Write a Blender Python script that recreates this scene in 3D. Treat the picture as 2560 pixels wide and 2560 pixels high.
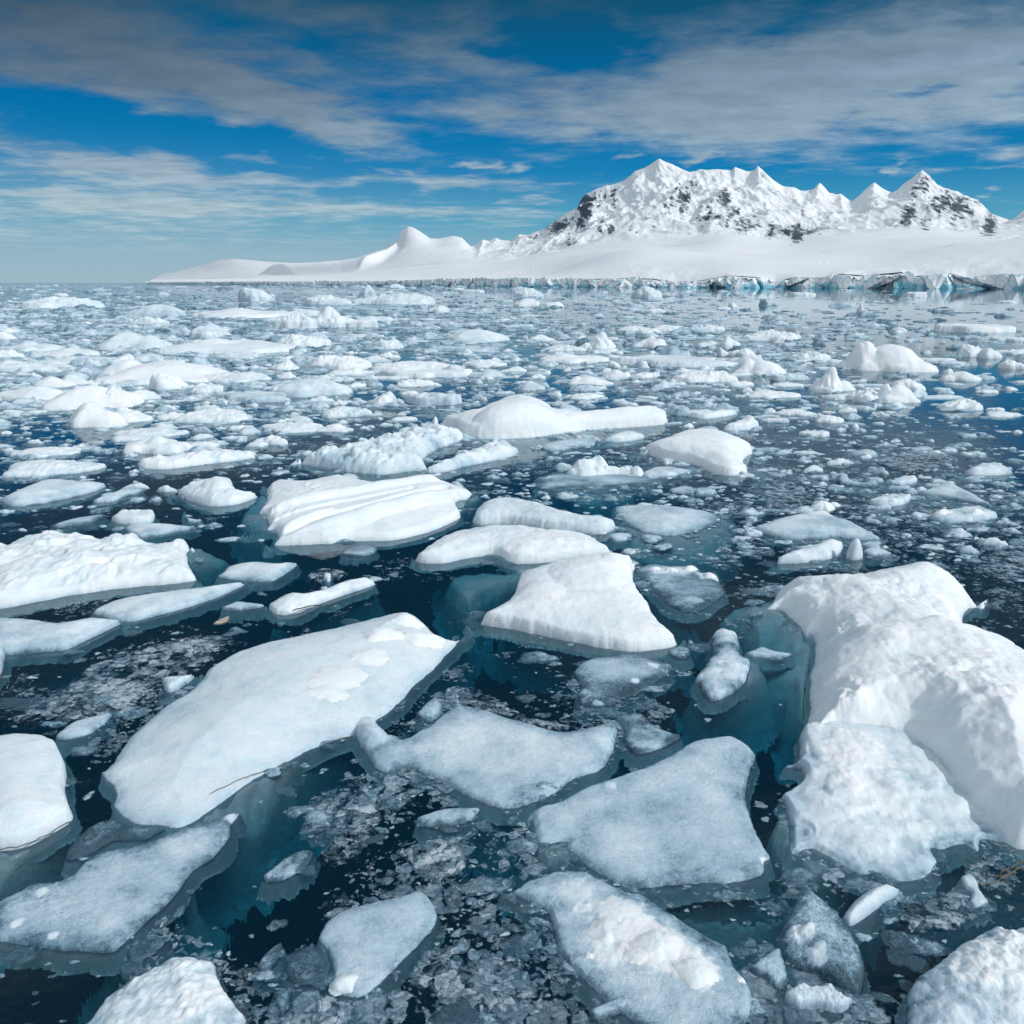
import bpy, math, random
import numpy as np
for o in list(bpy.data.objects):
    bpy.data.objects.remove(o)
SC = bpy.context.scene
COL = SC.collection
R = math.radians

# ------------------------------------------------------------------ camera
CAM_H, FPX, CXY, HOR = 6.0, 1280 / 0.6, 1280.0, 707.0       # photograph is 2560 px square, horizon at y = 707
TP = (CXY - HOR) / FPX
PITCH = math.atan(TP)
cam = bpy.data.cameras.new('camera')
cam.sensor_fit = 'HORIZONTAL'; cam.sensor_width = 36; cam.lens = 36 / (2 * 0.6)
cam.clip_start = 0.1; cam.clip_end = 90000
cam_o = bpy.data.objects.new('camera', cam); COL.objects.link(cam_o)
cam_o.location = (0, 0, CAM_H); cam_o.rotation_euler = (math.pi / 2 - PITCH, 0, 0)
SC.camera = cam_o

# ------------------------------------------------------------------ sun, exposure
SUN_AZ, SUN_EL = 107, 35           # degrees: right of the viewing direction, a little beyond; above the horizon
sun = bpy.data.lights.new('sun', 'SUN'); sun.energy = 2.5; sun.angle = R(0.5); sun.color = (1.0, 0.99, 0.975)
sun_o = bpy.data.objects.new('sun', sun); COL.objects.link(sun_o)
sun_o.rotation_euler = (R(90 - SUN_EL), 0, R(-SUN_AZ) + math.pi)
vs = SC.view_settings
vs.view_transform = 'Standard'; vs.look = 'None'; vs.exposure = 0.0; vs.gamma = 1.0; vs.use_curve_mapping = False
SC.cycles.use_adaptive_sampling = True; SC.cycles.adaptive_threshold = 0.03; SC.cycles.max_bounces = 8; SC.cycles.diffuse_bounces = 3; SC.cycles.glossy_bounces = 3
SC.cycles.transparent_max_bounces = 12; SC.cycles.volume_bounces = 0
SC.cycles.caustics_reflective = False; SC.cycles.caustics_refractive = False

# ------------------------------------------------------------------ node helper
class NT:
    def __init__(s, tree):
        s.t = tree; s.n = tree.nodes; s.l = tree.links; s.n.clear()
    def new(s, kind, **kw):
        nd = s.n.new(kind)
        for k, v in kw.items(): setattr(nd, k, v)
        return nd
    def put(s, sock, v):
        if v is None: return
        if isinstance(v, bpy.types.NodeSocket): s.l.new(v, sock)
        else: sock.default_value = v
    def math(s, op, a, b=None, c=None, clamp=False):
        nd = s.new('ShaderNodeMath', operation=op, use_clamp=clamp)
        for i, v in enumerate((a, b, c)): s.put(nd.inputs[i], v)
        return nd.outputs[0]
    def vmath(s, op, a, b=None, sc=None):
        nd = s.new('ShaderNodeVectorMath', operation=op)
        s.put(nd.inputs[0], a); s.put(nd.inputs[1], b)
        if sc is not None: s.put(nd.inputs['Scale'], sc)
        return nd.outputs['Value' if op in ('LENGTH', 'DOT_PRODUCT') else 'Vector']
    def noise(s, vec, scale, detail=4, rough=0.55, dist=0.0, out='Fac', dim='3D'):
        nd = s.new('ShaderNodeTexNoise', noise_dimensions=dim); s.put(nd.inputs['Vector'], vec)
        s.put(nd.inputs['Scale'], scale); nd.inputs['Detail'].default_value = detail
        nd.inputs['Roughness'].default_value = rough; nd.inputs['Distortion'].default_value = dist
        return nd.outputs[out]
    def voro(s, vec, scale, feature='F1', out='Distance', rnd=1.0):
        nd = s.new('ShaderNodeTexVoronoi', feature=feature); s.put(nd.inputs['Vector'], vec)
        s.put(nd.inputs['Scale'], scale); nd.inputs['Randomness'].default_value = rnd
        return nd.outputs[out]
    def step(s, v, a, b):
        nd = s.new('ShaderNodeMapRange', interpolation_type='SMOOTHSTEP')
        s.put(nd.inputs[0], v); s.put(nd.inputs[1], a); s.put(nd.inputs[2], b)
        return nd.outputs[0]
    def lin(s, v, a, b, c, d):
        nd = s.new('ShaderNodeMapRange'); s.put(nd.inputs[0], v)
        for i, q in enumerate((a, b, c, d)): s.put(nd.inputs[i + 1], q)
        return nd.outputs[0]
    def ramp(s, v, stops):
        nd = s.new('ShaderNodeValToRGB'); s.put(nd.inputs[0], v)
        e = nd.color_ramp.elements
        while len(e) < len(stops): e.new(0.5)
        for i, (p, c) in enumerate(stops):
            e[i].position = p; e[i].color = (*c, 1) if len(c) == 3 else c
        return nd.outputs[0]
    def mixc(s, f, a, b, blend='MIX'):
        nd = s.new('ShaderNodeMix', data_type='RGBA', blend_type=blend)
        s.put(nd.inputs[0], f)
        for i, v in ((6, a), (7, b)):
            if isinstance(v, tuple) and len(v) == 3: v = (*v, 1)
            s.put(nd.inputs[i], v)
        return nd.outputs[2]
    def mixs(s, f, a, b):
        nd = s.new('ShaderNodeMixShader'); s.put(nd.inputs[0], f); s.l.new(a, nd.inputs[1]); s.l.new(b, nd.inputs[2])
        return nd.outputs[0]
    def attr(s, name):
        return s.new('ShaderNodeAttribute', attribute_name=name).outputs['Fac']
    def bump(s, h, strength, dist, normal=None):
        nd = s.new('ShaderNodeBump'); s.put(nd.inputs['Height'], h)
        s.put(nd.inputs['Strength'], strength); nd.inputs['Distance'].default_value = dist
        if normal is not None: s.l.new(normal, nd.inputs['Normal'])
        return nd.outputs[0]

def material(name):
    m = bpy.data.materials.new(name); m.use_nodes = True
    return m, NT(m.node_tree)

# ------------------------------------------------------------------ world: sky with streaked cloud
def az_el(px, py):                              # photograph pixel (1932 frame) -> azimuth, elevation
    x, y = px * 2560 / 1932, py * 2560 / 1932
    d = ray(x, y)
    return math.atan2(d[0], d[1]), math.asin(d[2] / math.sqrt(sum(q * q for q in d)))

def ray(x, y):
    u, v = (x - CXY) / FPX, (CXY - y) / FPX
    c, s = math.cos(PITCH), math.sin(PITCH)
    return (u, c + v * s, -s + v * c)

world = bpy.data.worlds.new('World'); SC.world = world; world.use_nodes = True
world.cycles.sampling_method = 'MANUAL'; world.cycles.sample_map_resolution = 256
w = NT(world.node_tree)
tc = w.new('ShaderNodeTexCoord').outputs['Generated']
sx = w.new('ShaderNodeSeparateXYZ'); w.l.new(w.vmath('NORMALIZE', tc), sx.inputs[0])
X, Y, Z = sx.outputs
az = w.math('ARCTAN2', X, Y); el = w.math('ARCSINE', Z)
sky = w.new('ShaderNodeTexSky', sky_type='NISHITA', sun_disc=False)
sky.sun_elevation = R(SUN_EL); sky.sun_rotation = R(SUN_AZ); sky.altitude = 0; sky.air_density = 1.0; sky.dust_density = 0.3; sky.ozone_density = 2.0
nish = w.vmath('SCALE', sky.outputs[0], sc=0.10)
eld = w.math('MULTIPLY', el, 180 / math.pi)
# the clear polar sky: pale at the horizon, deep azure a few degrees up
grad = w.ramp(w.math('DIVIDE', eld, 30.0, clamp=True), [
    (0.0, (0.34, 0.475, 0.565)), (0.055, (0.27, 0.46, 0.575)), (0.12, (0.09, 0.36, 0.53)), (0.22, (0.008, 0.215, 0.47)),
    (0.34, (0.0, 0.150, 0.38)), (0.46, (0.002, 0.105, 0.245)), (0.56, (0.008, 0.070, 0.135)), (0.80, (0.010, 0.075, 0.14)), (1.0, (0.014, 0.085, 0.15))])
side = w.step(az, -0.45, 0.25)                  # the clear sky is paler away from the mountains, low on the left
lowpale = w.math('MULTIPLY', w.math('SUBTRACT', 1.0, side), w.math('SUBTRACT', 1.0, w.step(eld, 1.0, 9.0)))
grad = w.mixc(w.math('MULTIPLY', lowpale, 0.35), grad, (0.35, 0.48, 0.56))
clear = w.mixc(w.step(eld, 45, 70), grad, w.mixc(1.0, nish, (0.9, 0.95, 1.0), 'MULTIPLY'))
# clouds: coordinates on a high flat layer
zz = w.math('ADD', w.math('MAXIMUM', Z, 0.0), 0.055)
cb = w.new('ShaderNodeCombineXYZ'); w.put(cb.inputs[0], w.math('DIVIDE', X, zz)); w.put(cb.inputs[1], w.math('DIVIDE', Y, zz))
plane = cb.outputs[0]
mp = w.new('ShaderNodeMapping'); w.put(mp.inputs[0], plane); mp.inputs['Rotation'].default_value = (0, 0, R(-22)); mp.inputs['Scale'].default_value = (0.85, 1.1, 1)
cn1 = w.noise(mp.outputs[0], 0.95, 6, 0.62, 0.0, dim='2D')
mp2 = w.new('ShaderNodeMapping'); w.put(mp2.inputs[0], plane); mp2.inputs['Rotation'].default_value = (0, 0, R(16)); mp2.inputs['Scale'].default_value = (1.0, 1.25, 1); mp2.inputs['Location'].default_value = (5, 3, 1)
cn2 = w.noise(mp2.outputs[0], 3.2, 5, 0.65, 0.0, dim='2D')
cn = w.math('ADD', w.math('MULTIPLY', cn1, 0.62), w.math('MULTIPLY', cn2, 0.38))
ae = w.new('ShaderNodeCombineXYZ'); w.put(ae.inputs[0], az); w.put(ae.inputs[1], el)
wp = w.new('ShaderNodeTexNoise', noise_dimensions='2D'); w.put(wp.inputs['Vector'], w.vmath('MULTIPLY', ae.outputs[0], (14, 48, 1))); wp.inputs['Scale'].default_value = 1.0; wp.inputs['Detail'].default_value = 3
wv = w.vmath('MULTIPLY', w.vmath('SUBTRACT', wp.outputs['Color'], (0.5, 0.5, 0.5)), (0.14, 0.030, 0))
aew = w.vmath('ADD', ae.outputs[0], wv)
CLOUDS = [  # px, py (1932 frame), half width, half height, strength, tilt in degrees (down to the right +)
    (1560, 140, 430, 120, 1.0, 4), (1200, 195, 330, 85, 0.85, 6), (1420, 235, 300, 60, 0.8, 3), (1850, 190, 200, 110, 0.7, 0),
    (950, 215, 250, 60, 0.6, 8), (1880, 40, 300, 110, 0.6, 0),
    (330, 130, 420, 90, 0.75, 10), (560, 215, 230, 45, 0.9, 14), (150, 175, 260, 60, 0.6, 6), (700, 60, 400, 70, 0.45, 8), (60, 40, 400, 110, 0.5, 0),
    (720, 275, 260, 30, 0.5, 8),
    (200, 302, 330, 24, 0.85, 5), (330, 345, 330, 26, 0.9, 2), (130, 372, 300, 22, 0.8, 1), (300, 400, 430, 28, 0.75, 0), (700, 395, 330, 26, 0.55, 0),
    (480, 298, 120, 11, 0.9, 8), (830, 346, 270, 13, 1.0, 1), (620, 352, 120, 9, 0.6, 0), (900, 404, 150, 16, 0.5, 0), (250, 440, 520, 32, 0.5, 0),
    (780, 325, 55, 9, 1.0, 3), (905, 311, 32, 6, 0.8, 0), (985, 320, 48, 6, 0.8, -2), (1010, 376, 56, 8, 0.9, 0), (1150, 294, 38, 7, 0.9, 0),
    (1300, 298, 52, 8, 1.0, -4), (1690, 198, 62, 22, 1.0, 0), (1750, 110, 65, 22, 0.9, 4), (1890, 130, 80, 36, 1.0, 0), (1880, 295, 80, 16, 0.8, 0),
    (1850, 322, 110, 9, 0.8, 0), (1690, 312, 22, 9, 0.7, -20), (1900, 358, 40, 6, 0.6, 0), (1810, 366, 20, 6, 0.7, 0),
    (1080, 95, 170, 55, -0.9, 3), (300, 245, 330, 38, -0.9, 10), (1130, 260, 160, 24, -0.35, 0), (1740, 168, 90, 15, -0.8, -6), (560, 265, 330, 22, -0.5, 3)]
acc = None
for (cx, cy, hw, hh, k, tilt) in CLOUDS:
    a0, e0 = az_el(cx, cy)
    a1, _ = az_el(cx + hw, cy); _, e1 = az_el(cx, cy - hh)
    m_ = w.new('ShaderNodeMapping', vector_type='TEXTURE'); w.put(m_.inputs[0], aew)
    m_.inputs['Location'].default_value = (a0, e0, 0); m_.inputs['Rotation'].default_value = (0, 0, R(-tilt))
    m_.inputs['Scale'].default_value = (abs(a1 - a0) * 1.25, abs(e1 - e0) * 1.35, 1)
    g = w.new('ShaderNodeTexGradient', gradient_type='SPHERICAL'); w.put(g.inputs[0], m_.outputs[0])
    v = g.outputs[1]
    acc = w.math('MULTIPLY', v, k) if acc is None else w.math('MULTIPLY_ADD', v, k, acc)
ovr = w.math('MULTIPLY', w.step(eld, 52, 72), 0.75)                 # unseen overcast above and behind the viewer, added to lighten shaded sides
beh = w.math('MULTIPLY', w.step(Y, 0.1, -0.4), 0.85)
acc = w.math('ADD', acc, w.math('MULTIPLY', w.step(eld, 8.0, 13.5), 0.27))         # a thin veil thickening upwards
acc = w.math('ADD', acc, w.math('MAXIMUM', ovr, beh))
dens = w.math('MULTIPLY_ADD', w.math('SUBTRACT', cn, 0.5), 2.7, w.math('MULTIPLY_ADD', acc, 1.0, -0.06))
dens = w.math('MULTIPLY', w.step(dens, -0.05, 1.05), w.step(eld, 0.2, 2.5))
ccol = w.ramp(w.math('DIVIDE', eld, 40.0, clamp=True), [
    (0.0, (0.42, 0.55, 0.58)), (0.10, (0.46, 0.57, 0.62)), (0.20, (0.36, 0.46, 0.53)), (0.30, (0.24, 0.325, 0.40)), (0.40, (0.105, 0.165, 0.215)), (0.55, (0.36, 0.45, 0.52)), (1.0, (0.85, 0.91, 0.96))])
lr = w.lin(az, -0.55, 0.5, 0.42, 1.15)
lr = w.lin(w.step(eld, 5, 12), 0, 1, 1.0, lr)
lr = w.lin(w.step(eld, 18, 30), 0, 1, lr, 1.0)
ccol = w.vmath('SCALE', ccol, sc=lr)
ccol = w.vmath('SCALE', ccol, sc=w.lin(cn2, 0.3, 0.7, 0.86, 1.14))
ccol = w.mixc(w.step(Y, 0.05, -0.35), ccol, (0.74, 0.81, 0.88))              # out-of-view cloud made brighter as fill for faces turned to the viewer
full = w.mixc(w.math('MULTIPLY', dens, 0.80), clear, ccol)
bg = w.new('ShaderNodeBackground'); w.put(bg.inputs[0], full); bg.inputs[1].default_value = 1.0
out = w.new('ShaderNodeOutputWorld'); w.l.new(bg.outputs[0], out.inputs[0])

# ------------------------------------------------------------------ numpy noise
_rs = np.random.RandomState(7)
_perm = np.concatenate([_rs.permutation(256)] * 3)
_g3 = _rs.normal(size=(256, 3)); _g3 /= np.linalg.norm(_g3, axis=1)[:, None]
def pn(p):                                       # gradient noise, about -0.7..0.7
    pi = np.floor(p).astype(np.int64); f = p - pi; pi &= 255
    u = f * f * f * (f * (f * 6 - 15) + 10)
    r = 0
    for i in (0, 1):
        for j in (0, 1):
            for k in (0, 1):
                h = _perm[_perm[_perm[(pi[:, 0] + i) & 255] + ((pi[:, 1] + j) & 255)] + ((pi[:, 2] + k) & 255)]
                d = ((f - (i, j, k)) * _g3[h]).sum(1)
                r = r + d * (u[:, 0] if i else 1 - u[:, 0]) * (u[:, 1] if j else 1 - u[:, 1]) * (u[:, 2] if k else 1 - u[:, 2])
    return r
def fbm(x, y, z, octv=4, gain=0.5, lac=2.03, kind=0):
    p = np.stack([np.broadcast_to(q, np.broadcast(x, y, z).shape).ravel() for q in (x, y, z)], 1).astype(float)
    a, s, t = 1.0, 0, 0
    for o in range(octv):
        v = pn(p)
        if kind == 1: v = 0.5 - np.abs(v) * 1.6           # ridged
        if kind == 2: v = np.abs(v) * 1.6 - 0.4           # billowed
        s = s + a * v; t += a; a *= gain; p = p * lac + 17.3
    return (s / t).reshape(np.broadcast(x, y, z).shape)
def worley(x, y, seed):                          # F1, F2, cell hash a, b, c and offset from the nearest seed point
    xi, yi = np.floor(x).astype(int), np.floor(y).astype(int)
    f1 = np.full(x.shape, 9.0); f2 = np.full(x.shape, 9.0); hid = np.zeros(x.shape, int); ox = np.zeros(x.shape); oy = np.zeros(x.shape)
    for i in (-1, 0, 1):
        for j in (-1, 0, 1):
            h = _perm[(_perm[(xi + i + seed * 13) & 255] + (yi + j)) & 255]
            dx = xi + i + _perm[h + 31] / 255.0 - x; dy = yi + j + _perm[h + 97] / 255.0 - y
            d = np.hypot(dx, dy); nearer = d < f1
            f2 = np.where(nearer, f1, np.minimum(f2, d)); f1 = np.where(nearer, d, f1)
            hid = np.where(nearer, h, hid); ox = np.where(nearer, -dx, ox); oy = np.where(nearer, -dy, oy)
    return f1, f2, _perm[hid + 5] / 255.0, _perm[hid + 60] / 255.0 - 0.5, _perm[hid + 150] / 255.0 - 0.5, ox, oy
def sst(a, b, v):
    t = np.clip((v - a) / (b - a + 1e-12), 0, 1); return t * t * (3 - 2 * t)

# ------------------------------------------------------------------ pixel -> place, meshes, tags
def unproj(x, y, z=0.0):
    d = ray(x, y); t = (z - CAM_H) / d[2]
    return np.array([d[0] * t, d[1] * t])
def mpp(x, y):                                   # metres per photograph pixel at the water there, depression angle
    d = ray(x, max(y, HOR + 1.5)); t = -CAM_H / d[2]; L = t * math.sqrt(sum(q * q for q in d))
    return L / FPX, math.atan2(CAM_H, math.hypot(d[0] * t, d[1] * t))
def mesh(name, V, F, attrs=None, smooth=True):
    me = bpy.data.meshes.new(name)
    V = np.asarray(V, np.float32); F = np.asarray(F, np.int32)
    k = F.shape[1]
    me.vertices.add(len(V)); me.vertices.foreach_set('co', V.ravel())
    me.loops.add(F.size); me.loops.foreach_set('vertex_index', F.ravel())
    me.polygons.add(len(F)); me.polygons.foreach_set('loop_start', np.arange(0, F.size, k, dtype=np.int32))
    me.polygons.foreach_set('loop_total', np.full(len(F), k, np.int32))
    me.polygons.foreach_set('use_smooth', np.full(len(F), smooth))
    for n, a in (attrs or {}).items():
        at = me.attributes.new(n, 'FLOAT', 'POINT'); at.data.foreach_set('value', np.asarray(a, np.float32).ravel())
    me.update(calc_edges=True); me.validate()
    return me
def link(name, me, mat, loc=(0, 0, 0), parent=None, label=None, cat=None, group=None, kind=None):
    o = bpy.data.objects.new(name, me); COL.objects.link(o); o.location = loc
    if mat and not me.materials: me.materials.append(mat)
    if parent: o.parent = parent
    elif not kind: kind = 'thing'
    for k, v in (('label', label), ('category', cat), ('group', group), ('kind', kind)):
        if v: o[k] = v
    return o
# ------------------------------------------------------------------ materials
def ice_material(name, clear=0.55):
    m, n = material(name)
    pos = n.new('ShaderNodeNewGeometry').outputs['Position']
    tone = n.attr('tone')
    sz = n.new('ShaderNodeSeparateXYZ'); n.l.new(pos, sz.inputs[0])
    n0 = n.noise(pos, 0.9, 3, 0.5); n1 = n.noise(pos, 3.1, 5, 0.6); n2 = n.noise(pos, 17.0, 6, 0.68); n3 = n.voro(pos, 55.0)
    st = n.vmath('MULTIPLY', pos, (1, 1, 5)); n4 = n.noise(st, 2.2, 5, 0.6, 0.6)
    wob = n.math('ADD', n.math('MULTIPLY', n.math('SUBTRACT', n1, 0.5), 0.75), n.math('MULTIPLY', n.math('SUBTRACT', n2, 0.5), 0.58))
    wob = n.math('MULTIPLY_ADD', n.math('SUBTRACT', n0, 0.5), 0.95, wob)
    wob = n.math('MULTIPLY_ADD', n.math('SUBTRACT', n3, 0.5), n.lin(tone, 0.2, 0.8, 0.42, 0.02), wob)
    wob = n.math('MULTIPLY', wob, n.lin(tone, 0.55, 0.9, 0.8, 0.22))
    t = n.math('ADD', tone, wob)
    wv = n.vmath('ADD', pos, n.vmath('SCALE', n.vmath('SUBTRACT', n.noise(pos, 1.6, 4, 0.6, out='Color'), (0.5, 0.5, 0.5)), sc=1.1))
    crk = n.math('SUBTRACT', 1.0, n.step(n.voro(wv, 1.3, feature='DISTANCE_TO_EDGE'), 0.0, 0.035))
    t = n.math('MULTIPLY_ADD', n.math('MULTIPLY', crk, n.step(n0, 0.45, 0.6)), n.lin(tone, 0.3, 0.85, 0.26, -0.10), t)      # healed cracks: white in clear ice, blue in snow ice
    rim = n.math('MULTIPLY', n.math('SUBTRACT', 1.0, n.step(n.math('ADD', n.attr('edge'), n.math('MULTIPLY', n.math('SUBTRACT', n1, 0.5), 0.5)), 0.0, 0.75)), n.lin(tone, 0.45, 0.85, 0.22, 0.03))
    t = n.math('SUBTRACT', t, rim)
    line = n.math('ADD', 0.10, n.math('MULTIPLY', n.math('SUBTRACT', n1, 0.5), 0.16))
    t = n.math('SUBTRACT', t, n.math('MULTIPLY', 0.22, n.math('SUBTRACT', 1.0, n.step(sz.outputs[2], 0.0, line))))   # wet band above the water
    t = n.math('MAXIMUM', n.math('MINIMUM', t, 1.0), 0.0)
    col = n.ramp(t, [(0.0, (0.10, 0.19, 0.25)), (0.25, (0.22, 0.35, 0.44)), (0.5, (0.44, 0.57, 0.655)), (0.75, (0.70, 0.785, 0.83)), (1.0, (0.88, 0.90, 0.915))])
    blue = n.math('MULTIPLY', n.step(n4, 0.45, 0.75), n.attr('blue'))
    col = n.mixc(blue, col, (0.42, 0.68, 0.76))
    uw = n.math('SUBTRACT', 1.0, n.step(sz.outputs[2], -0.05, 0.012))                       # pale cyan tint below the waterline
    col = n.mixc(n.math('MULTIPLY', uw, 0.85), col, (0.50, 0.74, 0.82))
    b = n.new('ShaderNodeBsdfPrincipled')
    n.put(b.inputs['Base Color'], col); n.put(b.inputs['Roughness'], n.lin(t, 0, 0.8, 0.16, 0.72)); b.inputs['IOR'].default_value = 1.31
    b.inputs['Subsurface Weight'].default_value = 0.3
    b.inputs['Subsurface Radius'].default_value = (0.35, 0.7, 1.0); b.inputs['Subsurface Scale'].default_value = 0.10
    h = n.math('ADD', n.math('MULTIPLY', n1, 0.5), n.math('MULTIPLY', n2, 0.30))
    h = n.math('MULTIPLY_ADD', n3, n.lin(tone, 0.2, 0.8, 0.10, 0.02), h)
    n.put(b.inputs['Normal'], n.bump(h, n.lin(tone, 0.3, 0.9, 0.9, 0.45), 0.075))
    tr = n.new('ShaderNodeBsdfTransparent'); tr.inputs[0].default_value = (0.85, 0.95, 1, 1)
    a = n.math('MULTIPLY', n.math('MULTIPLY', n.math('SUBTRACT', 1.0, n.step(t, 0.05, 0.42)), clear), n.math('SUBTRACT', 1.0, uw))
    n.l.new(n.mixs(a, b.outputs[0], tr.outputs[0]), n.new('ShaderNodeOutputMaterial').inputs[0])
    return m
ICE = ice_material('ice')

def foot_material():
    m, n = material('submerged ice')
    pos = n.new('ShaderNodeNewGeometry').outputs['Position']
    n1 = n.noise(pos, 2.0, 4); n2 = n.noise(pos, 14.0, 5, 0.65)
    t = n.math('ADD', n.math('MULTIPLY', n1, 0.6), n.math('MULTIPLY', n2, 0.4))
    b = n.new('ShaderNodeBsdfPrincipled')
    n.put(b.inputs['Base Color'], n.ramp(t, [(0.3, (0.50, 0.72, 0.79)), (0.7, (0.80, 0.91, 0.94))]))
    b.inputs['Roughness'].default_value = 0.6
    n.put(b.inputs['Normal'], n.bump(t, 0.6, 0.12))
    n.l.new(b.outputs[0], n.new('ShaderNodeOutputMaterial').inputs[0])
    return m
FOOT = foot_material()

def sheet_material():                            # mottled half-melted sheets lying awash
    m, n = material('awash sheet ice')
    pos = n.new('ShaderNodeNewGeometry').outputs['Position']
    tone = n.attr('tone'); edge = n.attr('edge')
    n1 = n.noise(pos, 2.6, 5, 0.65, 0.6); n2 = n.noise(pos, 11.0, 6, 0.7); n3 = n.voro(pos, 26.0)
    t = n.math('ADD', n.math('MULTIPLY', n1, 0.45), n.math('MULTIPLY', n2, 0.55))
    wv = n.vmath('ADD', pos, n.vmath('SCALE', n.vmath('SUBTRACT', n.noise(pos, 4.0, 3, out='Color'), (0.5, 0.5, 0.5)), sc=0.3))
    sp = n.new('ShaderNodeSeparateColor'); n.l.new(n.voro(wv, 6.5, out='Color'), sp.inputs[0]); eg = n.voro(wv, 6.5, feature='DISTANCE_TO_EDGE')
    sp2 = n.new('ShaderNodeSeparateColor'); n.l.new(n.voro(wv, 17.0, out='Color'), sp2.inputs[0])
    t = n.math('ADD', t, n.math('MULTIPLY_ADD', n.math('SUBTRACT', sp.outputs[0], 0.5), 0.34, n.math('MULTIPLY', n.math('SUBTRACT', sp2.outputs[0], 0.5), 0.20)))
    t = n.math('SUBTRACT', t, n.math('MULTIPLY', n.math('SUBTRACT', 1.0, n.step(eg, 0.0, 0.07)), 0.14))
    t = n.math('SUBTRACT', t, n.math('MULTIPLY', n3, 0.10))
    t = n.math('ADD', t, n.math('MULTIPLY_ADD', n.math('SUBTRACT', tone, 0.5), 0.45, -0.05))
    col = n.ramp(t, [(0.2, (0.09, 0.17, 0.23)), (0.45, (0.26, 0.37, 0.45)), (0.62, (0.50, 0.60, 0.67)), (0.85, (0.78, 0.83, 0.86))])
    b = n.new('ShaderNodeBsdfPrincipled'); n.put(b.inputs['Base Color'], col); b.inputs['Roughness'].default_value = 0.38
    n.put(b.inputs['Normal'], n.bump(t, 0.9, 0.05))
    tr = n.new('ShaderNodeBsdfTransparent'); tr.inputs[0].default_value = (0.9, 0.97, 1, 1)
    e = n.math('ADD', edge, n.math('MULTIPLY', n.math('SUBTRACT', n2, 0.5), 1.6))
    a = n.math('MULTIPLY', n.math('MULTIPLY', n.step(t, 0.10, 0.60), 0.85), n.step(e, 0.02, 0.40))
    n.l.new(n.mixs(a, tr.outputs[0], b.outputs[0]), n.new('ShaderNodeOutputMaterial').inputs[0])
    return m
SHEET = sheet_material()

def algae_material():
    m, n = material('ochre algae')
    pos = n.new('ShaderNodeNewGeometry').outputs['Position']
    b = n.new('ShaderNodeBsdfPrincipled')
    n.put(b.inputs['Base Color'], n.ramp(n.noise(pos, 12, 4), [(0.3, (0.07, 0.052, 0.022)), (0.7, (0.19, 0.145, 0.07))]))
    b.inputs['Roughness'].default_value = 0.6
    n.l.new(b.outputs[0], n.new('ShaderNodeOutputMaterial').inputs[0])
    return m
ALGAE = algae_material()
def kelp_material():
    m, n = material('bleached kelp'); b = n.new('ShaderNodeBsdfPrincipled')
    n.put(b.inputs['Base Color'], n.ramp(n.noise(n.new('ShaderNodeNewGeometry').outputs['Position'], 9, 4), [(0.3, (0.42, 0.34, 0.26)), (0.7, (0.64, 0.56, 0.47))]))
    n.l.new(b.outputs[0], n.new('ShaderNodeOutputMaterial').inputs[0]); return m
KELP = kelp_material()

# ------------------------------------------------------------------ sea
DENS = [  # x, y (1932 frame), how much slush floats there
    (970, 1240, .10), (450, 1120, .05), (760, 1080, .05), (100, 1260, .12), (550, 1700, .06), (60, 1850, .10), (1440, 1450, .10), (1330, 1480, .12), (900, 1590, .34), (1000, 1790, .55),
    (640, 1530, .62), (880, 1720, .50), (1190, 1330, .42), (1760, 1690, .40), (1840, 985, .50), (1360, 920, .40), (1700, 850, .34), (1600, 760, .30), (1000, 700, .36),
    (760, 1490, .40), (250, 1250, .40), (200, 1420, .25), (1380, 1820, .28), (1650, 1840, .30), (480, 1880, .45), (300, 1050, .05), (350, 960, .12), (150, 800, .35), (600, 980, .12), (560, 1080, .06),
    (100, 640, .72), (500, 640, .70), (900, 620, .60), (1300, 620, .52), (1700, 620, .30), (1880, 650, .15), (1800, 720, .18), (1700, 570, .20), (1300, 570, .46), (600, 560, .70), (200, 560, .80), (1100, 650, .44), (1400, 700, .42),
    (200, 720, .55), (500, 740, .48), (800, 720, .30), (1100, 860, .35), (1200, 720, .40), (1480, 640, .40), (400, 800, .5), (700, 800, .36), (1500, 1000, .45), (1880, 830, .22), (1750, 780, .14), (1300, 1150, .3), (1450, 1120, .3), (1500, 552, .04), (1800, 553, .03), (1880, 575, .04), (1860, 600, .12), (1650, 600, .26), (1450, 575, .34), (1750, 640, .14), (1900, 700, .12), (520, 1500, .03), (470, 1565, .03), (560, 1455, .04), (430, 1600, .04), (1450, 1230, .05), (1500, 1320, .06)]
_D = np.array(DENS)
def density(px, py):                             # photograph pixels -> 0..1
    x, y = px * 1932 / 2560, py * 1932 / 2560
    shp = np.shape(x); x, y = np.ravel(x), np.ravel(y)
    sc = 60 + np.clip(y - 540, 0, 900) * 0.13
    d2 = ((x[:, None] - _D[:, 0]) / (1.7 * sc[:, None])) ** 2 + ((y[:, None] - _D[:, 1]) / (0.75 * sc[:, None])) ** 2
    wgt = 1 / (d2 + 0.2) ** 2.4
    return ((wgt * _D[:, 2]).sum(1) / wgt.sum(1)).reshape(shp)
def to_px(X, Y, Z=0.0):                          # place -> photograph pixel
    dz = Z - CAM_H; c, s = math.cos(PITCH), math.sin(PITCH)
    f = np.maximum(Y * c - dz * s, 0.5)
    return CXY + FPX * X / f, CXY - FPX * (Y * s + dz * c) / f

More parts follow.
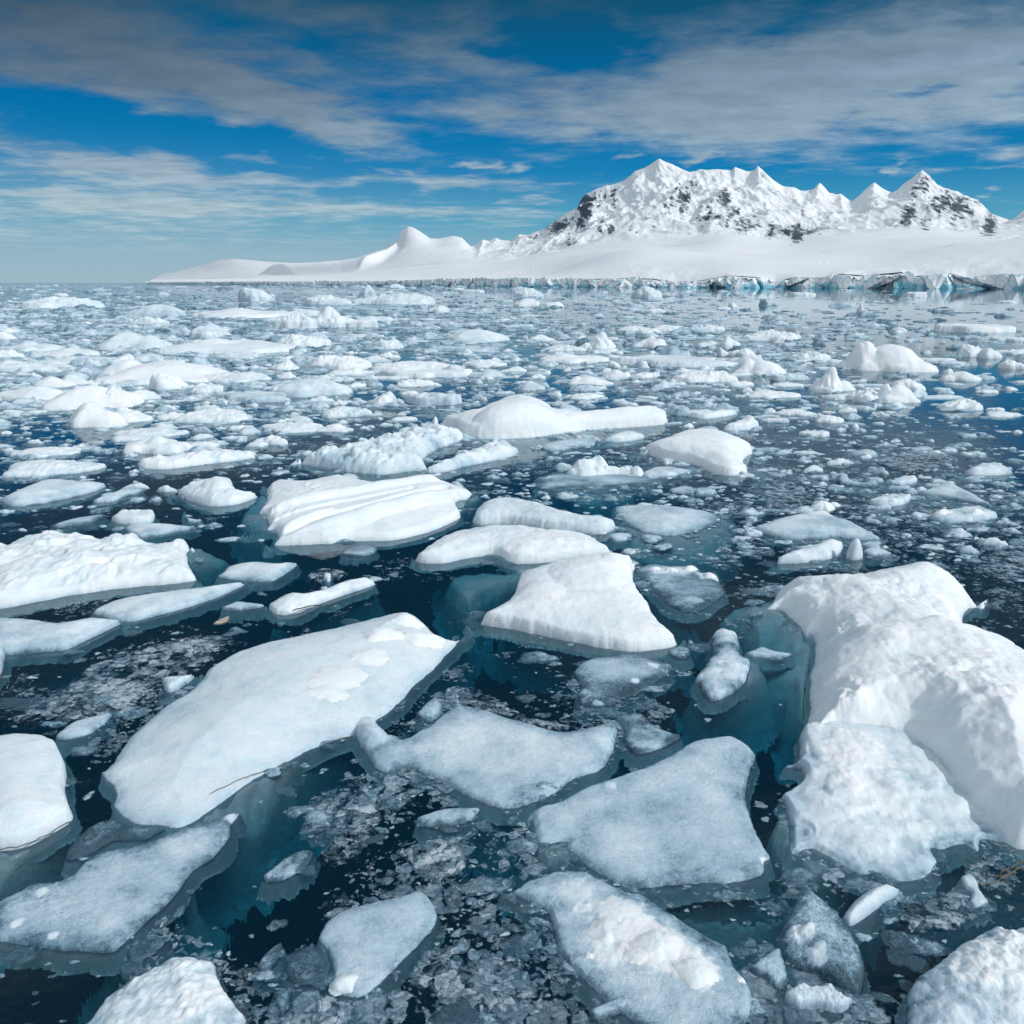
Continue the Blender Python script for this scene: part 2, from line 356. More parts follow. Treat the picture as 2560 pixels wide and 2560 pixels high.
def sea():
    m, n = material('sea water')
    pos = n.new('ShaderNodeNewGeometry').outputs['Position']
    sl = n.attr('slush')
    wav = n.noise(n.vmath('MULTIPLY', pos, (1, 1.6, 1)), 1.3, 3, 0.5)
    wav2 = n.noise(pos, 7.0, 2, 0.5)
    far = n.step(n.vmath('LENGTH', pos), 20, 220)
    bmp = n.bump(n.math('MULTIPLY_ADD', wav2, 0.12, wav), n.lin(far, 0, 1, 0.08, 0.008), 0.10)
    fr = n.new('ShaderNodeFresnel'); fr.inputs[0].default_value = 1.333; n.l.new(bmp, fr.inputs[1])
    gl = n.new('ShaderNodeBsdfGlossy'); gl.inputs['Color'].default_value = (0.88, 0.96, 1, 1); gl.inputs['Roughness'].default_value = 0.035; n.l.new(bmp, gl.inputs['Normal'])
    tr = n.new('ShaderNodeBsdfTransparent')
    dd = n.new('ShaderNodeBsdfDiffuse'); dd.inputs[0].default_value = (0.0018, 0.013, 0.024, 1)          # light scattered back by the water itself
    up = n.new('ShaderNodeAddShader'); n.l.new(tr.outputs[0], up.inputs[0]); n.l.new(dd.outputs[0], up.inputs[1])
    wat = n.mixs(fr.outputs[0], up.outputs[0], gl.outputs[0])
    # floating slush: separate crumbs and shards of ice, thick in some patches and thin in others
    n1 = n.noise(pos, 0.55, 4, 0.6, 0.8); n2 = n.noise(pos, 4.2, 4, 0.65); n3 = n.noise(pos, 19.0, 4, 0.7)
    wv = n.vmath('ADD', pos, n.vmath('SCALE', n.vmath('SUBTRACT', n.noise(pos, 5.0, 2, out='Color'), (0.5, 0.5, 0.5)), sc=0.22))
    amt = n.math('MULTIPLY_ADD', n.math('SUBTRACT', n1, 0.5), 2.6, n.math('MULTIPLY_ADD', n.math('SUBTRACT', n2, 0.5), 0.9, n.math('MULTIPLY_ADD', sl, 1.22, n.lin(n.step(n.vmath('LENGTH', pos), 12, 120), 0, 1, -0.28, -0.50))))
    mask = None; rnd = None
    for scale, wt in ((3.3, 0.85), (8.5, 1.0), (21.0, 0.9)):
        sep = n.new('ShaderNodeSeparateColor'); n.l.new(n.voro(wv, scale, out='Color'), sep.inputs[0])
        eg = n.voro(wv, scale, feature='DISTANCE_TO_EDGE')
        on = n.step(n.math('SUBTRACT', n.math('MULTIPLY', amt, wt), sep.outputs[0]), 0.0, 0.06)
        mk = n.math('MULTIPLY', n.math('MULTIPLY', on, n.step(eg, 0.03, 0.12)), n.lin(sep.outputs[1], 0, 1, 0.25, 1.0))
        mask = mk if mask is None else n.math('MAXIMUM', mask, mk)
        rnd = sep.outputs[2] if rnd is None else n.math('ADD', n.math('MULTIPLY', rnd, 0.5), n.math('MULTIPLY', sep.outputs[2], 0.5))
    b = n.new('ShaderNodeBsdfPrincipled')
    n.put(b.inputs['Base Color'], n.ramp(n.math('MULTIPLY_ADD', n3, 0.5, n.math('MULTIPLY', rnd, 0.5)), [(0.30, (0.07, 0.145, 0.20)), (0.52, (0.22, 0.335, 0.42)), (0.74, (0.58, 0.68, 0.75))]))
    b.inputs['Roughness'].default_value = 0.45
    n.put(b.inputs['Normal'], n.bump(n.math('MULTIPLY_ADD', n3, 0.5, n2), 0.7, 0.05))
    surf = n.mixs(n.math('MULTIPLY', mask, 0.78), wat, b.outputs[0])
    va = n.new('ShaderNodeVolumeAbsorption'); va.inputs[0].default_value = (0.25, 0.76, 0.825, 1); va.inputs['Density'].default_value = 1.5
    o = n.new('ShaderNodeOutputMaterial'); n.l.new(surf, o.inputs[0]); n.l.new(va.outputs[0], o.inputs[1])
    # one closed body: a fan-shaped top with rings dense near the viewer, walls and a floor 14 m down
    rr = np.concatenate([np.linspace(0.5, 12, 30)[:-1], np.geomspace(12, 60000, 190)])
    aa = np.linspace(-math.pi, math.pi, 361)[:-1]
    fine = np.concatenate([np.linspace(-0.75, 0.75, 240), np.linspace(0.75, 2 * math.pi - 0.75, 42)[1:-1]])
    aa = fine; na, nr = len(aa), len(rr)
    A, Rr = np.meshgrid(aa, rr)
    Xs, Ys = Rr * np.sin(A), Rr * np.cos(A)
    px, py = to_px(Xs, Ys)
    infr = (Ys > 1)
    den = np.where(infr, density(np.clip(px, 0, 2560), np.clip(py, 715, 2560)), 0.3)
    V = [np.stack([Xs.ravel(), Ys.ravel(), np.zeros(Xs.size)], 1)]
    idx = np.arange(nr * na).reshape(nr, na); nx = np.roll(idx, -1, 1)
    F = [np.stack([idx[:-1], idx[1:], nx[1:], nx[:-1]], -1).reshape(-1, 4)[:, ::-1]]
    V.append(np.array([[0, 0, 0], [0, 0, -14.0]])); c0 = nr * na; c1 = c0 + 1
    rim = V[0][idx[-1]].copy(); rim[:, 2] = -14; V.append(rim); rid = c1 + 1 + np.arange(na); rnx = np.roll(rid, -1)
    F.append(np.stack([idx[-1], rid, rnx, nx[-1]], 1)[:, ::-1])
    V = np.concatenate(V)
    tri = [(c0, a, b_) for a, b_ in zip(nx[0], idx[0])] + [(c1, a, b_) for a, b_ in zip(rid, rnx)]
    me = bpy.data.meshes.new('sea')
    quads = [tuple(q) for q in np.concatenate(F)]
    me.from_pydata(V.tolist(), [], quads + tri)
    at = me.attributes.new('slush', 'FLOAT', 'POINT')
    at.data.foreach_set('value', np.concatenate([den.ravel(), np.full(len(V) - den.size, 0.3)]).astype(np.float32))
    me.update(); me.validate()
    import bmesh
    bm = bmesh.new(); bm.from_mesh(me); bmesh.ops.recalc_face_normals(bm, faces=bm.faces); bm.to_mesh(me); bm.free()
    o = link('sea_water', me, m, kind='structure', label='dark navy sea between the floating pieces of ice')
    return o
sea()

# ------------------------------------------------------------------ mountains, snow fields and the glacier front
S7 = lambda x, y: (1180 + x / 1.4, 360 + y / 1.4)
S8 = lambda x, y: (340 + x * 1100 / 1932, 480 + y * 1100 / 1932)
SKY8 = [(40, 402), (60, 390), (100, 365), (200, 345), (280, 325), (340, 305), (420, 293), (480, 297), (560, 305), (700, 312), (800, 308), (900, 302), (970, 290), (1050, 262), (1100, 245), (1150, 213), (1165, 170), (1195, 152), (1215, 155), (1245, 172),
        (1290, 203), (1330, 205), (1390, 192), (1430, 200), (1470, 240), (1490, 235), (1520, 208), (1550, 215), (1580, 200), (1600, 210), (1650, 215), (1680, 185), (1720, 190), (1770, 170)]
SKY7 = [(250, 298), (290, 268), (330, 245), (370, 225), (380, 200), (400, 175), (440, 155), (500, 140), (540, 125), (570, 95), (600, 85), (635, 65), (655, 55), (700, 70), (735, 88), (760, 98), (800, 92), (860, 88), (910, 92), (920, 80), (960, 95), (990, 95), (1000, 80), (1015, 92), (1060, 130), (1090, 148), (1130, 152), (1150, 163), (1185, 165), (1200, 158), (1215, 140), (1225, 145), (1250, 175), (1290, 178), (1330, 205), (1360, 180), (1390, 150), (1408, 138),
        (1430, 155), (1470, 170), (1490, 160), (1510, 140), (1540, 120), (1575, 98), (1600, 115), (1630, 150), (1660, 160), (1700, 165), (1730, 185), (1770, 195), (1790, 215), (1820, 245), (1860, 258), (1890, 266), (1905, 255), (1932, 230), (2050, 190), (2250, 260), (2500, 200), (2900, 300)]
FOOT7 = [(-1200, 478), (-800, 470), (-500, 462), (-300, 440), (-100, 420), (100, 425), (200, 405), (300, 385), (450, 370), (620, 362), (750, 372), (820, 340), (950, 352), (1080, 362), (1150, 362), (1250, 335), (1380, 330), (1500, 318), (1650, 325), (1800, 332), (1932, 318), (2200, 310), (2900, 330)]
MID7 = [(-1200, 480), (-500, 474), (0, 470), (240, 474), (330, 436), (430, 396), (540, 366), (620, 366), (700, 376), (850, 388), (1000, 402), (1200, 410), (1350, 412), (1480, 400), (1600, 372), (1750, 343), (1932, 322), (2200, 300), (2900, 330)]
FRONT7 = [(-1150, 484), (-800, 482), (-300, 480), (0, 470), (60, 476), (120, 470), (240, 474), (330, 472), (450, 472), (620, 472), (720, 485), (800, 478), (900, 460), (1000, 466), (1060, 482), (1130, 466), (1200, 468), (1300, 455), (1380, 462), (1440, 455), (1500, 448), (1560, 462), (1680, 455), (1730, 468), (1850, 455), (1932, 455), (2200, 450), (2900, 455)]
SHORE = [(340, 709.2), (400, 710.3), (650, 712.5), (909, 714), (1280, 717.0), (1800, 719.5), (2560, 722.5), (3300, 727)]
def curve(pts, conv):
    q = np.array([conv(*p) for p in pts]); d = np.array([ray(x, y) for x, y in q])
    return np.arctan2(d[:, 0], d[:, 1]), d[:, 2] / np.hypot(d[:, 0], d[:, 1])
def terrain():
    ident = lambda x, y: (x, y)
    a_s, t_s = curve(SKY8, S8); a2, t2 = curve(SKY7, S7); a_s = np.concatenate([a_s, a2]); t_s = np.concatenate([t_s, t2])
    a_f, t_f = curve(FOOT7, S7); a_m, t_m = curve(MID7, S7); a_c, t_c = curve(FRONT7, S7); a_h, t_h = curve(SHORE, ident)
    az0, az1, NA = a_s[0] + 0.001, R(42), 1250
    az = np.linspace(az0, az1, NA)
    Rs = -CAM_H / np.interp(az, a_h, t_h)                                       # shoreline distance
    Rw0 = Rs * (1 + 0.02 * fbm(az * 60, 0, 3.3, 3))
    kk = np.hanning(121); kk /= kk.sum(); Rs = np.convolve(np.pad(Rs, 60, 'edge'), kk, 'valid')
    Rm, Rf = np.maximum(Rs * 1.55, Rs + 500), np.maximum(2700, Rs * 2 + 600)
    Rk = Rf + 1500
    jag = 0.0007 * fbm(az * 320, 0, 1.1, 4) * sst(-0.12, 0.0, az)
    def smooth(v, k):
        kk = np.hanning(2 * k + 1); kk /= kk.sum(); return np.convolve(np.pad(v, k, 'edge'), kk, 'valid')
    tS = np.interp(az, a_s, t_s) + jag
    tF = np.minimum(np.interp(az, a_f, t_f), tS - 0.002 * sst(az0, az0 + 0.05, az)); tM = np.minimum(np.interp(az, a_m, t_m), tS - 0.002)
    tC = np.interp(az, a_c, t_c); tC = np.minimum(tC, tS - 0.0005); tM = np.maximum(tM, tC + 0.0003); tF = np.maximum(tF, tM * 0.6)
    rocky = sst(-0.085, 0.0, az)                                                # smooth snow on the western cape, broken relief under the summits
    # distance parameter u: 0 shore, 1 mid snow field, 2 foot of the wall, 3 skyline, 4 behind
    u = np.concatenate([np.linspace(0, 1, 80)[:-1], np.linspace(1, 2, 90)[:-1], np.linspace(2, 3, 330)[:-1], np.linspace(3, 4, 26)])
    U = u[:, None]
    RR = np.where(U < 1, Rs + (Rm - Rs) * U, np.where(U < 2, Rm + (Rf - Rm) * (U - 1), np.where(U < 3, Rf + (Rk - Rf) * (U - 2), Rk + 1400 * (U - 3))))
    zC, zM, zF, zS = CAM_H + Rs * tC, CAM_H + Rm * smooth(tM, 50), CAM_H + Rf * smooth(tF, 50), CAM_H + Rk * tS
    zCs = CAM_H + Rs * smooth(tC, 70)
    zSs, zSm = CAM_H + Rk * smooth(tS, 45), CAM_H + Rk * smooth(tS, 12)
    p = np.clip(U - 2, 0, 1)
    e1 = np.sin(np.clip(U, 0, 1) * math.pi / 2) ** 0.9
    zC = zCs + (zC - zCs) * (1 - sst(0.0, 0.12, U))
    zS0 = zS; zS = zSs + (zSm - zSs) * sst(0.45, 0.85, p) + (zS - zSm) * sst(0.86, 1.0, p)
    Zt = np.where(U < 1, zC + (zM - zC) * e1, np.where(U < 2, zM + (zF - zM) * sst(0, 1, U - 1), np.where(U <= 3, zF + (zS - zF) * (0.30 * p ** 1.8 + 0.70 * p ** 0.85), zS - (U - 3) * 0.55 * np.maximum(zS, 60))))
    Xt, Yt = RR * np.sin(az), RR * np.cos(az)
    # spurs: buttresses running down from the skyline
    SPURS = [([(655, 55, 1.0), (690, 112, .88), (722, 148, .70), (716, 240, .42), (700, 366, 0)], 1.05), ([(800, 92, 1), (840, 150, .8), (880, 250, .5), (905, 300, .25)], 1.15), ([(390, 178, 1), (340, 290, .55), (210, 385, .1)], 1.1),
             ([(470, 148, 1), (480, 240, .6), (470, 320, .3), (430, 390, 0)], 1.1), ([(545, 122, 1), (580, 240, .6), (560, 350, .1)], 1.2), ([(1000, 82, 1), (1010, 180, .7)], 1.0), ([(1010, 250, .5), (990, 300, .3), (960, 350, .05)], 1.1), ([(1045, 260, .5), (1060, 340, .1)], 1.3),
             ([(1215, 140, 1), (1190, 200, .7), (1150, 262, .5)], 1.0), ([(1290, 178, 1), (1300, 230, .6)], 1.0), ([(1408, 138, 1), (1395, 230, .6), (1370, 310, .1)], .9), ([(1575, 98, 1), (1540, 180, .75), (1515, 240, .5), (1500, 312, .1)], 1.0), ([(1575, 100, 1), (1610, 180, .7), (1640, 240, .45), (1640, 320, .1)], 1.15),
             ([(1730, 185, 1), (1760, 260, .5), (1790, 325, .1)], 1.1), ([(1660, 160, 1), (1690, 240, .6), (1700, 310, .15)], 1.2), ([(150, 340, .95), (130, 400, .3)], 1.2), ([(40, 332, .95), (20, 400, .3)], 1.2), ([(-40, 350, .9), (-70, 420, .2)], 1.1), ([(-345, 235, 1), (-380, 300, .5), (-420, 380, .1)], .5)]
    wall = sst(2.0, 2.12, U) * (1 - sst(3.0, 3.02, U))
    warp = 90 * fbm(Xt / 150, Yt / 150, 0.0, 5) * rocky
    for pts, k in SPURS:
        P = []
        for x, y, f in pts:
            d = ray(*S7(x, y)); a = math.atan2(d[0], d[1]); t = d[2] / math.hypot(d[0], d[1])
            rf, rk = np.interp(a, az, Rf), np.interp(a, az, Rk); r = rf + (rk - rf) * f
            P.append((r * math.sin(a), r * math.cos(a), CAM_H + r * t))
        best = None
        for (x0, y0, z0), (x1, y1, z1) in zip(P[:-1], P[1:]):
            dx, dy = x1 - x0, y1 - y0; tt = np.clip(((Xt - x0) * dx + (Yt - y0) * dy) / (dx * dx + dy * dy), 0, 1)
            dd = np.hypot(Xt - x0 - tt * dx, Yt - y0 - tt * dy)
            h = z0 + (z1 - z0) * tt - np.maximum(0, dd + warp * np.clip(dd / 60, 0, 1)) * k
            best = h if best is None else np.maximum(best, h)
        sky_lim = CAM_H + RR * (tS - 0.0012)
        best = np.minimum(best, sky_lim)
        best = best - 160 * (1 - sst(1.86, 2.25, U)); df = best - Zt; sm = 28.0
        Zt = np.where(U > 1.85, Zt + np.where(df > sm, df, np.where(df < -sm, 0, (df + sm) ** 2 / (4 * sm))), Zt)
    # gullies and broken relief
    relief = np.clip((zSs - zF) / 260, 0.12, 1.2) * (0.10 + 0.90 * rocky)
    wx_ = Xt + 70 * fbm(Xt / 190, Yt / 190, 4.0, 4); wy_ = Yt + 70 * fbm(Xt / 190, Yt / 190, 14.0, 4)
    g = fbm(wx_ / 250, wy_ / 420, 0.7, 7, 0.43, kind=1)
    g2 = fbm(wx_ / 55, wy_ / 260, 2.7, 5, 0.55, kind=1)
    g3 = fbm(Xt / 26, Yt / 34, 5.7, 4, 0.55)
    fade = wall * (1 - sst(0.90, 1.0, p)) * sst(0.0, 0.22, p)
    steep_ = sst(0.1, 0.5, p)
    Zt = Zt + relief * fade * (96 * (g - 0.30) + 26 * (g2 - 0.25) * steep_ + 1.5 * g3)
    tan_now = (Zt - CAM_H) / RR
    Zt = np.where((U > 2.05) & (U < 3), CAM_H + RR * np.minimum(tan_now, tS - 0.0004 * (1 - p)), Zt)
    # seracs at the lower snow field near the front and soft undulation over the rest
    soft = sst(0.05, 0.4, U) * (1 - sst(2.0, 2.2, U))
    Zt = Zt + soft * (5 * fbm(Xt / 240, Yt / 240, 9.0, 3) + 0.9 * fbm(Xt / 40, Yt / 90, 5.0, 3))
    ser = np.exp(-((az - 0.16) / 0.055) ** 2) + 0.8 * np.exp(-((az - 0.42) / 0.08) ** 2)
    Zt = Zt + (1 - sst(0.05, 0.5, U)) * ser * 5.0 * np.maximum(0, fbm(Xt / 22, Yt / 22, 1.5, 4) + 0.05)
    cz = np.clip(1 - np.abs(fbm(Xt / 170 + 0.4 * fbm(Xt / 60, Yt / 60, 2.0, 3), Yt / 42, 3.0, 3)) * 11, 0, 1) * sst(0.02, 0.22, fbm(Xt / 300, Yt / 300, 8.0, 2))
    Zt = Zt - 7.0 * cz * sst(0.06, 0.2, U) * (1 - sst(1.0, 1.7, U))                           # crevasses
    sn_ = fbm(Xt / 26, Yt / 26, 11.5, 4); Zt = Zt + (1 - sst(0.03, 0.30, U)) * sst(0.01, 0.03, U) * 6.0 * np.maximum(0, sn_) * sst(-0.1, 0.2, fbm(Xt / 200, Yt / 200, 6.0, 2))
    # where rock shows: traced patches times streaks
    tanv = (Zt - CAM_H) / RR
    ROCK = [(300, 295, 62, 36, .9), (225, 325, 40, 26, .7), (350, 345, 28, 24, .8), (395, 215, 36, 46, 1.1), (378, 275, 24, 24, 1.1), (440, 205, 34, 36, .8), (450, 298, 14, 26, 1.0), (487, 300, 22, 18, 1.1), (500, 190, 26, 40, .5), (575, 310, 24, 30, .6), (635, 270, 28, 40, .6), (690, 210, 26, 48, .75), (740, 195, 28, 48, 1.1), (735, 235, 20, 30, .8), (770, 140, 14, 14, .8), (660, 325, 40, 30, .35),
            (830, 252, 36, 42, .75), (886, 195, 26, 34, 1.15), (915, 238, 34, 22, 1.1), (895, 265, 18, 30, .8), (960, 282, 56, 34, .95), (860, 280, 30, 26, .7), (1045, 300, 18, 46, .8), (1000, 330, 30, 24, .4), (1105, 305, 26, 28, 1.1), (1140, 315, 30, 34, 1.2), (1190, 308, 40, 22, .9), (1230, 295, 30, 14, .6), (1165, 235, 16, 12, .8), (1130, 345, 60, 26, .5),
            (1530, 250, 34, 44, 1.0), (1585, 275, 26, 32, .9), (1580, 140, 20, 34, 1.0), (1545, 170, 12, 20, .6), (1650, 205, 44, 44, 1.0), (1700, 222, 44, 40, 1.05), (1690, 255, 22, 30, .8), (1740, 210, 30, 22, .7), (1775, 205, 20, 20, .6), (1812, 285, 28, 44, 1.2), (1870, 258, 12, 10, .8), (140, 375, 12, 18, .7), (195, 378, 12, 10, .6), (-320, 255, 16, 30, .5), (-345, 280, 20, 26, .4)]
    mask = np.zeros_like(Zt)
    for x, y, rx, ry, k in ROCK:
        d = ray(*S7(x, y)); a0 = math.atan2(d[0], d[1]); t0 = d[2] / math.hypot(d[0], d[1])
        mask = np.maximum(mask, k * np.exp(-(((az - a0) / (rx / 1.4 / FPX)) ** 2 + ((tanv - t0) / (ry / 1.4 / FPX)) ** 2) * 0.9))
    mask = mask * sst(1.9, 2.05, U)
    V = np.stack([Xt.ravel(), Yt.ravel(), Zt.ravel()], 1)
    idx = np.arange(V.shape[0]).reshape(Zt.shape)
    F = np.stack([idx[:-1, :-1], idx[:-1, 1:], idx[1:, 1:], idx[1:, :-1]], -1).reshape(-1, 4)
    m, n = material('mountain snow and rock')
    pos = n.new('ShaderNodeNewGeometry').outputs['Position']
    geo = n.new('ShaderNodeNewGeometry'); sn = n.new('ShaderNodeSeparateXYZ'); n.l.new(geo.outputs['Normal'], sn.inputs[0])
    warpv = n.vmath('ADD', pos, n.vmath('SCALE', n.new('ShaderNodeTexNoise').outputs['Color'], sc=0.0))
    st = n.vmath('MULTIPLY', pos, (1.0, 0.5, 0.42))
    r1 = n.noise(st, 0.035, 7, 0.68, 0.7); r2 = n.noise(n.vmath('MULTIPLY', pos, (1, 1, 0.7)), 0.011, 6, 0.6)
    ck = n.new('ShaderNodeCombineXYZ'); n.put(ck.inputs[0], n.vmath('DOT_PRODUCT', pos, (1.0, 0.0, 0.55))); n.put(ck.inputs[1], n.vmath('DOT_PRODUCT', pos, (0.0, 0.30, 0.0))); n.put(ck.inputs[2], n.vmath('DOT_PRODUCT', pos, (-0.12, 0.0, 0.22)))
    skew = ck.outputs[0]
    r3 = n.noise(skew, 0.075, 5, 0.58, 0.4)
    r = n.math('ADD', n.math('MULTIPLY', r1, 0.32), n.math('ADD', n.math('MULTIPLY', r2, 0.13), n.math('MULTIPLY', r3, 0.55)))
    steep = n.lin(sn.outputs[2], 0.85, 0.45, -0.05, 0.16)
    rk = n.math('ADD', n.math('MULTIPLY', n.math('SUBTRACT', n.math('ADD', r, steep), 0.5), 3.9), n.math('SUBTRACT', n.attr('rock'), 0.56))
    rk = n.math('MULTIPLY', n.step(rk, -0.12, 0.30), n.step(n.attr('rock'), 0.12, 0.35))
    rcol = n.ramp(n.noise(pos, 0.09, 5, 0.7), [(0.3, (0.035, 0.058, 0.080)), (0.7, (0.12, 0.155, 0.185))])
    sn1 = n.noise(pos, 0.006, 5, 0.6)
    scol = n.ramp(sn1, [(0.3, (0.76, 0.80, 0.83)), (0.7, (0.86, 0.87, 0.88))])
    b = n.new('ShaderNodeBsdfPrincipled'); n.put(b.inputs['Base Color'], n.mixc(rk, scol, rcol)); b.inputs['Roughness'].default_value = 0.8; b.inputs['Specular IOR Level'].default_value = 0.2
    hh = n.math('ADD', n.noise(pos, 0.022, 6, 0.6), n.math('MULTIPLY', rk, 0.15))
    n.put(b.inputs['Normal'], n.bump(hh, 0.30, 5.0))
    n.l.new(b.outputs[0], n.new('ShaderNodeOutputMaterial').inputs[0])
    link('mountain', mesh('mountain', V, F, {'rock': mask}), m, kind='structure', label='snow covered mountain range with dark rock faces beyond the glacier front')
    # glacier front: a broken wall of ice, faces thrown forward and back in blocks
    aw = np.linspace(az0, R(41), 2600)
    Rw = np.interp(aw, az, Rs) - 4.0; Zw = np.interp(aw, az, zC[0])
    sx_ = np.cumsum(np.hypot(np.gradient(Rw), Rw * np.gradient(aw)))                 # metres along the shore
    rows = np.linspace(0, 1, 42)[:, None]
    s2, t2 = np.broadcast_arrays(sx_, rows)
    f1, f2, ha, hb, hc, ox, oy = worley(s2 / 26, t2 * 0.35 + s2 * 0, 3)
    g1, g2_, ga, gb, gc, gx, gy = worley(s2 / 8 + 0.4 * t2, t2 * 1.3, 5)
    k1, k2, ka, kb, kc, kx, ky = worley(s2 / 60, t2 * 0.2, 8)
    off = 20 * (ka - 0.5) + 13 * kb * kx + 8 * (ha - .5) + 15 * hb * ox + 4 * (ga - .5) + 9 * gb * gx + 2.0 * fbm(s2 / 5, t2 * 3, 2.0, 4)
    off = off + 10 * np.clip(0.10 - (k2 - k1), 0, 1) * 8 - 5 * (1 - t2) ** 2 * fbm(s2 / 18, 0 * t2, 7.0, 3)
    rad = Rw - 16 + np.minimum(off - 10, 4) + 11 * t2
    top = Zw * (1 + 0.26 * (ka - 0.5)) + 2.4 * (ha - 0.5) + 1.6 * (ga - 0.5) + 3.0 * fbm(s2 / 22, 0 * t2, 4.4, 4)
    ztop = (top * t2)
    V2 = np.stack([rad * np.sin(aw), rad * np.cos(aw), np.where(t2 == 0, -1.0, ztop)], -1)
    back = np.stack([(Rw + 40) * np.sin(aw), (Rw + 40) * np.cos(aw), Zw + 0.5], -1)[None]
    V2 = np.concatenate([V2, back]); ii = np.arange(V2.shape[0] * V2.shape[1]).reshape(V2.shape[:2])
    F2 = np.stack([ii[:-1, :-1], ii[:-1, 1:], ii[1:, 1:], ii[1:, :-1]], -1).reshape(-1, 4)
    blu = 0.9 * sst(0.10, 0.02, g2_ - g1) + 0.9 * sst(0.62, 0.1, t2 + 0.5 * fbm(s2 / 9, t2, 6.0, 4)) * sst(0.42, 0.62, ga + 0.25 * ha) + 0.25 * (hb > 0.15)
    blu = np.concatenate([blu, np.zeros((1, len(aw)))])
    m2, n = material('glacier ice wall')
    pos = n.new('ShaderNodeNewGeometry').outputs['Position']
    nn = n.noise(pos, 0.25, 5, 0.65)
    bl = n.step(n.math('ADD', n.attr('blue'), n.math('MULTIPLY', n.math('SUBTRACT', nn, 0.5), 0.9)), 0.25, 1.05)
    b = n.new('ShaderNodeBsdfPrincipled'); n.put(b.inputs['Base Color'], n.ramp(bl, [(0.0, (0.90, 0.92, 0.93)), (0.45, (0.72, 0.86, 0.91)), (0.8, (0.42, 0.70, 0.80)), (1.0, (0.24, 0.56, 0.69))]))
    b.inputs['Roughness'].default_value = 0.6
    n.put(b.inputs['Normal'], n.bump(nn, 0.6, 1.2))
    n.l.new(b.outputs[0], n.new('ShaderNodeOutputMaterial').inputs[0])
    link('glacier_front', mesh('glacier_front', V2.reshape(-1, 3), F2, {'blue': blu.ravel()}, smooth=False), m2, kind='structure', label='blue and white glacier wall broken along the far shore')
terrain()
# ------------------------------------------------------------------ building one piece of ice
def catmull(P, sub=5):
    P = np.asarray(P, float); n = len(P); out = []
    for i in range(n):
        p0, p1, p2, p3 = P[i - 1], P[i], P[(i + 1) % n], P[(i + 2) % n]
        for k in range(sub):
            t = k / sub
            out.append(0.5 * (2 * p1 + (p2 - p0) * t + (2 * p0 - 5 * p1 + 4 * p2 - p3) * t * t + (3 * p1 - p0 - 3 * p2 + p3) * t ** 3))
    return np.array(out)
def sdf(poly, X, Y):
    x, y = X.ravel(), Y.ravel(); d = np.full(x.shape, 1e9); ins = np.zeros(x.shape, bool)
    A = poly; B = np.roll(poly, -1, 0)
    for (x0, y0), (x1, y1) in zip(A, B):
        ex, ey = x1 - x0, y1 - y0; t = np.clip(((x - x0) * ex + (y - y0) * ey) / (ex * ex + ey * ey + 1e-12), 0, 1)
        d = np.minimum(d, (x - x0 - t * ex) ** 2 + (y - y0 - t * ey) ** 2)
        c = (y0 > y) != (y1 > y)
        ins ^= c & (x < (x1 - x0) * (y - y0) / (y1 - y0 + 1e-12) + x0)
    d = np.sqrt(d); return np.where(ins, d, -d).reshape(X.shape)
def area(p):
    q = np.roll(p, -1, 0); return abs((p[:, 0] * q[:, 1] - q[:, 0] * p[:, 1]).sum()) / 2
_seed = [100]
